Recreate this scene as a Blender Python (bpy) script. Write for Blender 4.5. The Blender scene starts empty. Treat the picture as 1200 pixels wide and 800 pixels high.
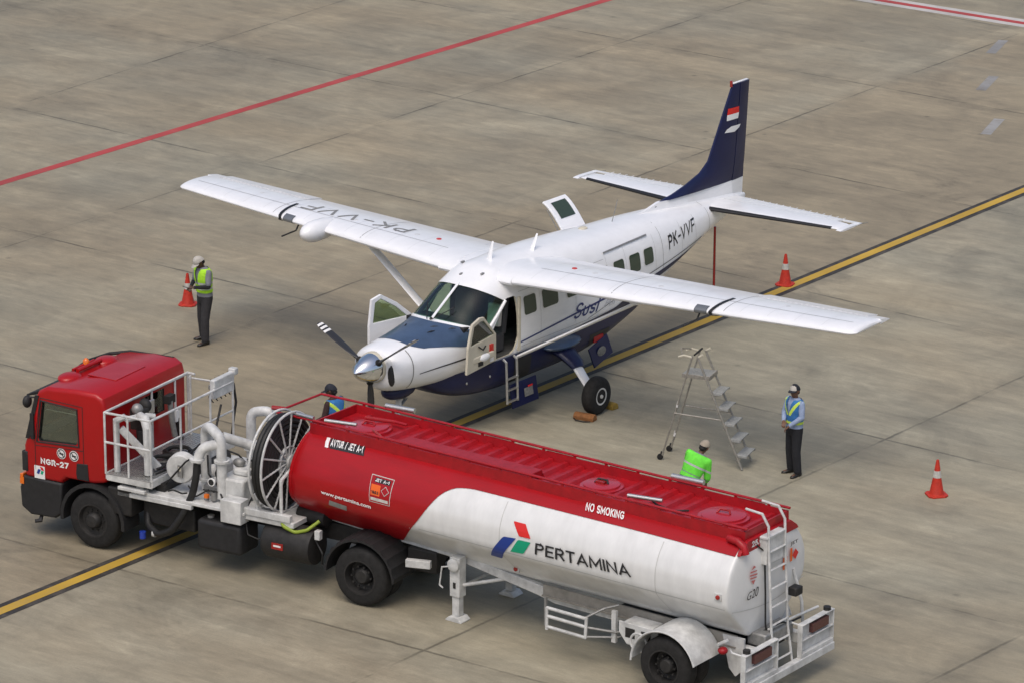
import bpy, bmesh, math, random
from mathutils import Vector, Matrix
R = math.radians
random.seed(7)
SC = bpy.context.scene
COL = SC.collection

# ------------------------------------------------------------------ materials
def mat(name, col, rough=.5, metal=0., coat=0., noise=0., nscale=6., bump=0., bscale=40., trans=0., alpha=1., spec=.5, streak=None):
    m = bpy.data.materials.new(name); m.use_nodes = True
    nt = m.node_tree; b = nt.nodes['Principled BSDF']
    b.inputs['Base Color'].default_value = (*col, 1)
    b.inputs['Roughness'].default_value = rough
    b.inputs['Metallic'].default_value = metal
    b.inputs['Coat Weight'].default_value = coat
    b.inputs['Coat Roughness'].default_value = .12
    b.inputs['Specular IOR Level'].default_value = spec
    b.inputs['Transmission Weight'].default_value = trans
    b.inputs['Alpha'].default_value = alpha
    tc = nt.nodes.new('ShaderNodeTexCoord')
    if noise > 0:
        mp = nt.nodes.new('ShaderNodeMapping'); nt.links.new(tc.outputs['Object'], mp.inputs[0])
        if streak: mp.inputs['Scale'].default_value = streak
        n = nt.nodes.new('ShaderNodeTexNoise'); n.inputs['Scale'].default_value = nscale; n.inputs['Detail'].default_value = 6
        n.inputs['Roughness'].default_value = .62
        nt.links.new(mp.outputs[0], n.inputs['Vector'])
        cr = nt.nodes.new('ShaderNodeValToRGB'); nt.links.new(n.outputs['Fac'], cr.inputs[0])
        cr.color_ramp.elements[0].position = .3; cr.color_ramp.elements[1].position = .72
        lo = [c*(1-noise) for c in col]; hi = [min(1, c*(1+noise*.45)) for c in col]
        cr.color_ramp.elements[0].color = (*lo, 1); cr.color_ramp.elements[1].color = (*hi, 1)
        nt.links.new(cr.outputs[0], b.inputs['Base Color'])
        mr = nt.nodes.new('ShaderNodeMapRange'); nt.links.new(n.outputs['Fac'], mr.inputs[0])
        mr.inputs['To Min'].default_value = min(1, rough+.12); mr.inputs['To Max'].default_value = max(.03, rough-.08)
        nt.links.new(mr.outputs[0], b.inputs['Roughness'])
    if bump > 0:
        n2 = nt.nodes.new('ShaderNodeTexNoise'); n2.inputs['Scale'].default_value = bscale; n2.inputs['Detail'].default_value = 4
        nt.links.new(tc.outputs['Object'], n2.inputs['Vector'])
        bp = nt.nodes.new('ShaderNodeBump'); bp.inputs['Strength'].default_value = bump; bp.inputs['Distance'].default_value = .02
        nt.links.new(n2.outputs['Fac'], bp.inputs['Height']); nt.links.new(bp.outputs[0], b.inputs['Normal'])
    return m

M = {}
M['white'] = mat('aircraft_white_paint', (.86,.87,.885), .30, coat=.5, noise=.06, nscale=3, streak=(1,1,2.5))
M['white_tank'] = mat('tank_white_paint', (.74,.745,.735), .32, coat=.4, noise=.10, nscale=2.6, streak=(1.8,1,.5), bump=.06, bscale=1.6)
M['white_steel'] = mat('painted_white_steel', (.62,.625,.61), .45, noise=.34, nscale=5)
M['red'] = mat('tanker_red_paint', (.36,.0035,.007), .36, coat=.22, spec=.35, noise=.14, nscale=2.5, streak=(.6,1,2.5))
M['red_top'] = mat('weathered_red_paint', (.37,.006,.012), .45, coat=.12, spec=.4, noise=.25, nscale=5)
M['red_cab'] = mat('cab_red_paint', (.38,.0035,.005), .34, coat=.25, spec=.35, noise=.08, nscale=3)
M['navy'] = mat('navy_paint', (.0085,.012,.058), .34, coat=.15, spec=.35, noise=.12, nscale=3)
M['blue_top'] = mat('cowl_blue_and_fairing_sheen', (.050,.085,.155), .32, coat=.35, noise=.2, nscale=4)
M['black'] = mat('black_plastic', (.016,.016,.017), .6, noise=.35, nscale=9)
M['black_ink'] = mat('black_ink', (.02,.02,.022), .5)
M['rubber'] = mat('tyre_rubber', (.014,.0135,.013), .82, noise=.5, nscale=12, bump=.25, bscale=60)
M['chassis'] = mat('chassis_black', (.020,.019,.018), .62, noise=.5, nscale=8)
M['red_lid'] = mat('red_lid_paint_sheen', (.42,.016,.026), .28, coat=.5, noise=.06, nscale=3)  # red paint made pinker and lighter: sky sheen on the lids put into the colour
M['tyre_rim'] = mat('dusty_truck_rim', (.022,.021,.020), .6, noise=.4, nscale=14)
M['grey'] = mat('grey_metal', (.30,.30,.29), .45, metal=.4, noise=.3, nscale=14)
M['beam_grey'] = mat('dirty_grey_beam', (.27,.255,.225), .6, noise=.3, nscale=6)
M['alu'] = mat('brushed_aluminium', (.62,.62,.60), .34, metal=.85, noise=.2, nscale=20)
M['chrome'] = mat('polished_spinner', (.78,.79,.80), .11, metal=1.)
M['ladder'] = mat('weathered_aluminium', (.34,.32,.28), .5, metal=.35, noise=.3, nscale=18)
M['tread'] = mat('ladder_tread', (.36,.37,.36), .6, metal=.2, noise=.3, nscale=30, bump=.5, bscale=120)
M['cream'] = mat('cabin_trim_cream', (.58,.54,.43), .6, noise=.1, nscale=8)
M['interior'] = mat('cabin_interior_grey', (.10,.10,.095), .8, noise=.3, nscale=6)
M['seat'] = mat('seat_fabric', (.05,.05,.055), .9)
M['headset'] = mat('pale_fabric', (.5,.5,.48), .8)
M['prop'] = mat('propeller_black', (.028,.028,.030), .4)
M['white_flat'] = mat('white_marking', (.78,.78,.77), .5)
M['wing_ink'] = mat('worn_wing_marking', (.27,.27,.26), .5, noise=.45, nscale=30)
M['grey_ink'] = mat('grey_marking', (.20,.20,.19), .5, noise=.4, nscale=25)
M['red_ink'] = mat('logo_red', (.66,.02,.016), .4)
M['blue_ink'] = mat('logo_blue', (.012,.045,.27), .4)
M['green_ink'] = mat('logo_green', (.0,.34,.18), .4)
M['orange_ink'] = mat('placard_orange', (.80,.13,.012), .5)
M['susi_ink'] = mat('lettering_navy', (.02,.035,.16), .4)
M['amber'] = mat('amber_lens', (.75,.16,.01), .25, coat=.5)
M['lens_red'] = mat('lamp_red_lens', (.35,.015,.012), .2, coat=.6, noise=.3, nscale=30)
M['cone'] = mat('cone_orange', (.52,.030,.012), .55, noise=.3, nscale=10)
M['cone_band'] = mat('cone_reflective_band', (.55,.54,.50), .45, noise=.3, nscale=20)
M['wood'] = mat('chock_wood', (.26,.11,.035), .8, noise=.4, nscale=12)
M['wood_y'] = mat('chock_yellow_wood', (.33,.22,.04), .8, noise=.4, nscale=12)
M['boot'] = mat('deice_boot_black', (.012,.012,.013), .5)
M['hose'] = mat('black_hose', (.014,.014,.014), .55, noise=.3, nscale=20)
M['green_hose'] = mat('green_hose', (.24,.32,.03), .5)
M['blue_cap'] = mat('blue_cap', (.02,.05,.35), .4)
M['wingtip'] = mat('landing_light_grey', (.22,.23,.24), .25, metal=.5)
M['access'] = mat('panel_line_grey', (.62,.63,.64), .45)
M['weld'] = mat('weld_line', (.50,.50,.48), .5)
M['copper'] = mat('red_fastener', (.55,.03,.02), .4)
M['cone_red'] = mat('faded_red_print', (.55,.16,.15), .5)

def glass_mat(name, tint, alpha):
    m = bpy.data.materials.new(name); m.use_nodes = True; nt = m.node_tree
    out = nt.nodes['Material Output']; nt.nodes.remove(nt.nodes['Principled BSDF'])
    tr = nt.nodes.new('ShaderNodeBsdfTransparent'); tr.inputs[0].default_value = (*tint, 1)
    gl = nt.nodes.new('ShaderNodeBsdfGlossy'); gl.inputs['Roughness'].default_value = .04; gl.inputs[0].default_value = (.9,.95,.93,1)
    fr = nt.nodes.new('ShaderNodeFresnel'); fr.inputs['IOR'].default_value = 1.5
    ad = nt.nodes.new('ShaderNodeMath'); ad.operation = 'ADD'; ad.inputs[1].default_value = alpha
    mx = nt.nodes.new('ShaderNodeMixShader')
    nt.links.new(fr.outputs[0], ad.inputs[0]); nt.links.new(ad.outputs[0], mx.inputs[0])
    nt.links.new(tr.outputs[0], mx.inputs[1]); nt.links.new(gl.outputs[0], mx.inputs[2]); nt.links.new(mx.outputs[0], out.inputs[0])
    return m
M['glass'] = glass_mat('tinted_windshield', (.52,.80,.64), .02)
M['glass_door'] = glass_mat('clear_green_glass', (.66,.78,.58), .03)
M['lamp_dull'] = mat('weathered_lamp_lens', (.12,.040,.034), .4, coat=.2, noise=.4, nscale=30)
M['glass_cab'] = glass_mat('cab_side_glass', (.90,.95,.88), .03)
M['pane_dark'] = mat('green_tinted_pane', (.040,.062,.042), .10, spec=.6)

# ------------------------------------------------------------------ mesh builder
class MB:
    def __init__(s): s.bm = bmesh.new(); s.mats = []
    def mi(s, m):
        if m is None: return 0
        if m not in s.mats: s.mats.append(m)
        return s.mats.index(m)
    def faces(s, verts, faces, m=None, smooth=False):
        vs = [s.bm.verts.new(v) for v in verts]; k = s.mi(m); out = []
        for f in faces:
            try: fc = s.bm.faces.new([vs[i] for i in f])
            except ValueError: continue
            fc.material_index = k; fc.smooth = smooth; out.append(fc)
        return out
    def box(s, c, d, m=None, rot=None):
        c = Vector(c); hx, hy, hz = d[0]/2, d[1]/2, d[2]/2
        P = [Vector((x*hx, y*hy, z*hz)) for x in (-1,1) for y in (-1,1) for z in (-1,1)]
        if rot is not None: P = [rot @ p for p in P]
        s.faces([c+p for p in P], [(0,1,3,2),(4,6,7,5),(0,4,5,1),(2,3,7,6),(0,2,6,4),(1,5,7,3)], m); return s
    def box2(s, a, b, m=None):
        return s.box([(a[i]+b[i])/2 for i in range(3)], [abs(b[i]-a[i]) for i in range(3)], m)
    def rings(s, rings, m=None, closed=True, caps=True, smooth=True):
        n = len(rings[0]); V = [v for r in rings for v in r]; F = []
        for i in range(len(rings)-1):
            for j in range(n if closed else n-1):
                k = (j+1) % n; F.append((i*n+j, i*n+k, (i+1)*n+k, (i+1)*n+j))
        vs = [s.bm.verts.new(v) for v in V]; mi = s.mi(m)
        for f in F:
            try: fc = s.bm.faces.new([vs[i] for i in f]); fc.material_index = mi; fc.smooth = smooth
            except ValueError: pass
        if caps and closed:
            for r0 in (0, (len(rings)-1)*n):
                try: fc = s.bm.faces.new([vs[r0+j] for j in range(n)]); fc.material_index = mi
                except ValueError: pass
        return s
    def tube(s, path, r, m=None, seg=10, caps=True, flat=None):
        """a tube through the points; r is one radius or one per point"""
        P = [Vector(p) for p in path]; n = len(P); rr = r if isinstance(r, (list, tuple)) else [r]*n
        rings = []; up = None
        for i in range(n):
            t = ((P[min(i+1,n-1)]-P[i]).normalized() + (P[i]-P[max(i-1,0)]).normalized())
            if t.length < 1e-6: t = P[min(i+1,n-1)]-P[max(i-1,0)]
            t.normalize()
            if up is None:
                up = Vector((0,0,1)) if abs(t.z) < .9 else Vector((1,0,0))
            a = t.cross(up).normalized(); b = a.cross(t).normalized(); up = b
            k = 1.0
            if 0 < i < n-1:
                c = (P[i+1]-P[i]).normalized().dot((P[i]-P[i-1]).normalized()); k = 1/max(.5, math.sqrt(max(0,(1+c)/2)))
            fa, fb = (flat or (1,1))
            rings.append([P[i] + (a*math.cos(2*math.pi*j/seg)*fa + b*math.sin(2*math.pi*j/seg)*fb)*rr[i]*(k if i not in (0,n-1) else 1) for j in range(seg)])
        s.rings(rings, m, True, caps, True); return s
    def cyl(s, a, b, r, m=None, seg=20, r2=None, flat=None):
        return s.tube([a, b], [r, r if r2 is None else r2], m, seg, flat=flat)
    def lathe(s, o, axis, prof, m=None, seg=28, caps=True):
        """prof: (distance along axis, radius)"""
        o = Vector(o); ax = Vector(axis).normalized()
        up = Vector((0,0,1)) if abs(ax.z) < .9 else Vector((1,0,0))
        a = ax.cross(up).normalized(); b = ax.cross(a)
        rg = [[o+ax*d+(a*math.cos(2*math.pi*j/seg)+b*math.sin(2*math.pi*j/seg))*max(r,1e-4) for j in range(seg)] for d, r in prof]
        return s.rings(rg, m, True, caps, True)
    def prism(s, poly, fn, d0, d1, m=None):
        """poly in 2D, fn(u,v,w)->3D, extruded from w=d0 to d1"""
        n = len(poly); V = [fn(u,v,d0) for u,v in poly]+[fn(u,v,d1) for u,v in poly]
        F = [tuple(range(n)), tuple(range(2*n-1, n-1, -1))]+[(i,(i+1)%n,n+(i+1)%n,n+i) for i in range(n)]
        s.faces(V, F, m); return s
    def ellip(s, c, r, m=None, seg=20, rin=12, rot=None):
        c = Vector(c); rg = []
        for i in range(rin+1):
            t = -math.pi/2+math.pi*i/rin; q = []
            for j in range(seg):
                p = Vector((r[0]*math.cos(t)*math.cos(2*math.pi*j/seg), r[1]*math.cos(t)*math.sin(2*math.pi*j/seg), r[2]*math.sin(t)))
                if i in (0, rin): p = Vector((r[0]*1e-3*math.cos(2*math.pi*j/seg), r[1]*1e-3*math.sin(2*math.pi*j/seg), p.z))
                q.append(c + (rot @ p if rot is not None else p))
            rg.append(q)
        return s.rings(rg, m)
    def build(s, name, m=None, parent=None, bevel=0, seg=2, loc=None, rotz=0, sharp=38, fix=True):
        if fix: bmesh.ops.recalc_face_normals(s.bm, faces=s.bm.faces)
        me = bpy.data.meshes.new(name); s.bm.to_mesh(me); s.bm.free()
        if s.mats and m is not None and s.mats[0] is None: pass
        ms = s.mats if s.mats else [m]
        for k in ms: me.materials.append(k if k is not None else m)
        me.shade_smooth(); me.set_sharp_from_angle(angle=R(sharp))
        return link(name, me, parent, bevel, seg, loc, rotz)

def link(name, me, parent=None, bevel=0, seg=2, loc=None, rotz=0):
    o = bpy.data.objects.new(name, me); COL.objects.link(o)
    if parent is not None: o.parent = parent
    if loc: o.location = loc
    if rotz: o.rotation_euler.z = rotz
    if bevel:
        b = o.modifiers.new('bevel', 'BEVEL'); b.width = bevel; b.segments = seg; b.limit_method = 'ANGLE'; b.angle_limit = R(40)
        b.harden_normals = False
    return o

def tag(o, label=None, cat=None, group=None, kind=None):
    for k, v in (('label', label), ('category', cat), ('group', group), ('kind', kind)):
        if v: o[k] = v
    return o

def empty(name, loc, rz, label, cat, group=None):
    o = bpy.data.objects.new(name, None); COL.objects.link(o); o.location = loc; o.rotation_euler = (0,0,rz)
    o.empty_display_size = .2
    return tag(o, label, cat, group)

def copy_tree(o, parent=None):
    c = o.copy(); COL.objects.link(c)
    if parent is not None: c.parent = parent
    for ch in list(o.children):
        copy_tree(ch, c)
    return c

def evaluated(o):
    """bake an object's modifiers into a fresh mesh and drop the object"""
    dg = bpy.context.evaluated_depsgraph_get(); dg.update()
    me = bpy.data.meshes.new_from_object(o.evaluated_get(dg), preserve_all_data_layers=True, depsgraph=dg)
    bpy.data.objects.remove(o, do_unlink=True)
    return me

def text_mesh(txt, bold=.0, shear=0., spacing=1., size=1.):
    cu = bpy.data.curves.new('t', 'FONT'); cu.body = txt; cu.offset = bold; cu.shear = shear; cu.space_character = spacing; cu.size = size
    cu.resolution_u = 5
    o = bpy.data.objects.new('t', cu); COL.objects.link(o)
    me = evaluated(o)
    bm = bmesh.new(); bm.from_mesh(me); bpy.data.meshes.remove(me)
    return bm
def poly_bm(polys):
    bm = bmesh.new()
    for p in polys:
        vs = [bm.verts.new((u, v, 0)) for u, v in p]; bm.faces.new(vs)
    return bm
def cutgrid(bm, su, sv):
    bm.verts.ensure_lookup_table()
    for ax, st in ((0, su), (1, sv)):
        if not st: continue
        lo = min(v.co[ax] for v in bm.verts); hi = max(v.co[ax] for v in bm.verts); k = math.floor(lo/st)+1
        while k*st < hi:
            co = [0,0,0]; co[ax] = k*st; no = [0,0,0]; no[ax] = 1
            bmesh.ops.bisect_plane(bm, geom=bm.verts[:]+bm.edges[:]+bm.faces[:], plane_co=co, plane_no=no, dist=1e-6); k += 1
    return bm
def unit(bm):
    """scale a flat mesh to the unit square; returns its width / height"""
    xs = [v.co.x for v in bm.verts]; ys = [v.co.y for v in bm.verts]; x0, x1, y0, y1 = min(xs), max(xs), min(ys), max(ys)
    for v in bm.verts: v.co.x = (v.co.x-x0)/(x1-x0); v.co.y = (v.co.y-y0)/(y1-y0); v.co.z = 0
    return (x1-x0)/(y1-y0)
def decal(name, bm, fn, m, parent, su=None, sv=None):
    if su or sv: cutgrid(bm, su, sv)
    for v in bm.verts: v.co = Vector(fn(v.co.x, v.co.y))
    for f in bm.faces: f.smooth = True
    me = bpy.data.meshes.new(name); bm.to_mesh(me); bm.free(); me.materials.append(m)
    return link(name, me, parent)
def bil(q, u, v):
    """q = TL, TR, BR, BL"""
    a = [q[3][i]*(1-u)+q[2][i]*u for i in range(len(q[0]))]; b = [q[0][i]*(1-u)+q[1][i]*u for i in range(len(q[0]))]
    return [a[i]*(1-v)+b[i]*v for i in range(len(a))]

def hermite(rows, x):
    """monotone cubic through rows of (x, a, b, ...)"""
    n = len(rows)
    if x <= rows[0][0]: return rows[0][1:]
    if x >= rows[-1][0]: return rows[-1][1:]
    i = max(k for k in range(n-1) if rows[k][0] <= x)
    out = []
    h = rows[i+1][0]-rows[i][0]; t = (x-rows[i][0])/h
    for c in range(1, len(rows[0])):
        d = [(rows[k+1][c]-rows[k][c])/(rows[k+1][0]-rows[k][0]) for k in range(n-1)]
        def m_(k):
            if k == 0: return d[0]
            if k == n-1: return d[-1]
            if d[k-1]*d[k] <= 0: return 0.
            return 2*d[k-1]*d[k]/(d[k-1]+d[k])
        m0, m1 = m_(i), m_(i+1)
        out.append((2*t**3-3*t**2+1)*rows[i][c]+(t**3-2*t**2+t)*h*m0+(-2*t**3+3*t**2)*rows[i+1][c]+(t**3-t**2)*h*m1)
    return out
def frange(a, b, n): return [a+(b-a)*i/(n-1) for i in range(n)]

# a plain sans of straight and curved strokes, for the capitals and figures in the scene
def _arc(cx, cy, rx, ry, a0, a1, n=10): return [(cx+rx*math.cos(R(a0+(a1-a0)*i/n)), cy+ry*math.sin(R(a0+(a1-a0)*i/n))) for i in range(n+1)]
GL = {'A': (.70, [[(0,0),(.35,1),(.70,0)],[(.12,.30),(.58,.30)]]), 'E': (.5, [[(.5,0),(0,0),(0,1),(.5,1)],[(0,.5),(.44,.5)]]), 'F': (.5, [[(0,0),(0,1),(.5,1)],[(0,.5),(.42,.5)]]),
 'G': (.72, [_arc(.38,.5,.38,.5,45,340,16)+[(.72,.45),(.42,.45)]]), 'I': (.0, [[(0,0),(0,1)]]), 'J': (.4, [[(.4,1),(.4,.22)]+_arc(.2,.22,.2,.22,0,-180,8)]), 'K': (.56, [[(0,0),(0,1)],[(.54,1),(0,.42)],[(.18,.6),(.58,0)]]),
 'L': (.45, [[(0,1),(0,0),(.45,0)]]), 'M': (.78, [[(0,0),(0,1),(.39,.25),(.78,1),(.78,0)]]), 'N': (.62, [[(0,0),(0,1),(.62,0),(.62,1)]]), 'O': (.76, [_arc(.38,.5,.38,.5,90,450,22)]),
 'P': (.52, [[(0,0),(0,1),(.28,1)]+_arc(.28,.75,.24,.25,90,-90,8)+[(0,.5)]]), 'R': (.54, [[(0,0),(0,1),(.28,1)]+_arc(.28,.75,.24,.25,90,-90,8)+[(0,.5)],[(.26,.5),(.56,0)]]),
 'S': (.52, [_arc(.26,.75,.25,.25,30,270,10)[:-1]+_arc(.26,.25,.26,.25,90,-150,12)]), 'T': (.56, [[(0,1),(.56,1)],[(.28,1),(.28,0)]]), 'U': (.56, [[(0,1),(0,.28)]+_arc(.28,.28,.28,.28,180,360,10)+[(.56,1)]]),
 'V': (.64, [[(0,1),(.32,0),(.64,1)]]), '-': (.34, [[(0,.45),(.34,.45)]]), '/': (.4, [[(0,-.05),(.4,1.05)]]), '.': (.0, [[(0,0),(0,.08)]]), ' ': (.18, []),
 '0': (.56, [_arc(.28,.5,.28,.5,90,450,20)]), '1': (.22, [[(0,.78),(.22,1),(.22,0)]]), '2': (.52, [_arc(.26,.74,.26,.26,160,-30,10)+[(0,0),(.54,0)]]), '3': (.5, [_arc(.24,.76,.24,.24,150,-80,10)+_arc(.24,.27,.27,.27,80,-150,12)]),
 '5': (.5, [[(.48,1),(.08,1),(.03,.55)]+_arc(.24,.32,.27,.32,110,-140,12)]), '6': (.52, [_arc(.3,.55,.3,.45,70,180,8)+_arc(.26,.30,.26,.30,180,540,18)]), '7': (.52, [[(0,1),(.52,1),(.16,0)]]), 'u': (.40, [[(0,.66),(0,.20)]+_arc(.20,.20,.20,.20,180,360,10)+[(.40,.66)]]), 's': (.36, [_arc(.18,.49,.17,.17,30,270,10)[:-1]+_arc(.18,.17,.18,.17,90,-150,12)]), 'i': (.0, [[(0,0),(0,.66)],[(0,.90),(0,.96)]]), 'r': (.26, [[(0,0),(0,.66)],_arc(.20,.42,.20,.22,180,70,8)]), '8': (.52, [_arc(.26,.76,.22,.24,-90,270,16),_arc(.26,.26,.26,.26,90,450,18)])}
def cap_text(txt, w=.15, gap=.20, shear=0.):
    """flat lettering mesh in the unit square"""
    polys = []; x = w/2; h = w/2
    for ch in txt:
        wd, strokes = GL[ch]
        for st in strokes:
            pts = [Vector((x+a, h+b_*(1-w))) for a, b_ in st]; L_, R__ = [], []
            for i, p in enumerate(pts):
                d0 = (p-pts[i-1]).normalized() if i else None; d1 = (pts[i+1]-p).normalized() if i < len(pts)-1 else None
                if d0 is None: n = Vector((-d1.y,d1.x)); k = 1
                elif d1 is None: n = Vector((-d0.y,d0.x)); k = 1
                else:
                    n0 = Vector((-d0.y,d0.x)); n1 = Vector((-d1.y,d1.x)); n = (n0+n1)
                    if n.length < .2: n = n0; k = 1
                    else: n.normalize(); k = min(2.2, 1/max(.35, n.dot(n0)))
                q = p.copy()
                if d0 is None: q -= d1*h*.98
                if d1 is None: q += d0*h*.98
                L_.append(q+n*h*k); R__.append(q-n*h*k)
            for i in range(len(pts)-1): polys.append([tuple(L_[i]),tuple(R__[i]),tuple(R__[i+1]),tuple(L_[i+1])])
        x += wd+w+gap
    bm = poly_bm(polys)
    for v in bm.verts: v.co.x += shear*v.co.y
    return bm

def lin(*p):
    def f(x):
        if x <= p[0][0]: return p[0][1]
        for (a,b_),(c,d) in zip(p, p[1:]):
            if x <= c: return b_+(d-b_)*(x-a)/(c-a)
        return p[-1][1]
    return f
CAMP = (78.072360, 0.650768, 0.306356, 0.003770, 4607.146652, 7.507092, 2.138476)   # distance, azimuth, elevation, roll, focal length in px of a 1200 px wide frame, aim point
SKY_STRENGTH = .145; SUN_STRENGTH = .85; EXPOSURE = .0
GROUND_A = (.342,.292,.200); GROUND_B = (.325,.302,.226)
# ------------------------------------------------------------------ camera (fitted to the aircraft's real dimensions)
def camera():
    D, az, el, roll, f, tx, ty = CAMP
    d = Vector((math.cos(el)*math.cos(az), math.cos(el)*math.sin(az), -math.sin(el)))
    loc = Vector((tx, ty, 0)) - D*d
    r = Vector((math.sin(az), -math.cos(az), 0)); u = r.cross(d)
    r2 = math.cos(roll)*r + math.sin(roll)*u; u2 = -math.sin(roll)*r + math.cos(roll)*u
    cam = bpy.data.cameras.new('camera'); cam.lens = f/1200*36; cam.sensor_width = 36; cam.sensor_fit = 'HORIZONTAL'
    cam.clip_start = 1; cam.clip_end = 2000
    o = bpy.data.objects.new('camera', cam); COL.objects.link(o)
    o.matrix_world = Matrix(((r2.x, u2.x, -d.x, loc.x), (r2.y, u2.y, -d.y, loc.y), (r2.z, u2.z, -d.z, loc.z), (0,0,0,1)))
    SC.camera = o
camera()

# ------------------------------------------------------------------ light: bright overcast
SUN_EL, SUN_AZ = 62, 200          # degrees; azimuth measured from +X towards +Y
w = bpy.data.worlds.new('World'); SC.world = w; w.use_nodes = True
nt = w.node_tree; bg = nt.nodes['Background']; sky = nt.nodes.new('ShaderNodeTexSky'); sky.sky_type = 'NISHITA'
sky.sun_disc = False; sky.sun_elevation = R(SUN_EL); sky.sun_rotation = R(90-SUN_AZ); sky.air_density = 1.0; sky.dust_density = 5.0; sky.ozone_density = 1.0
nt.links.new(sky.outputs[0], bg.inputs[0]); bg.inputs[1].default_value = SKY_STRENGTH
sl = bpy.data.lights.new('sun', 'SUN'); sl.energy = SUN_STRENGTH; sl.angle = R(40); sl.color = (1, .965, .91)
so = bpy.data.objects.new('sun', sl); COL.objects.link(so)
dv = Vector((math.cos(R(SUN_EL))*math.cos(R(SUN_AZ)), math.cos(R(SUN_EL))*math.sin(R(SUN_AZ)), math.sin(R(SUN_EL))))
so.rotation_euler = dv.to_track_quat('Z', 'Y').to_euler(); so.location = dv*60
SC.view_settings.view_transform = 'Standard'; SC.view_settings.look = 'None'; SC.view_settings.gamma = 1; SC.view_settings.exposure = EXPOSURE
SC.view_settings.use_curve_mapping = False

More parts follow.
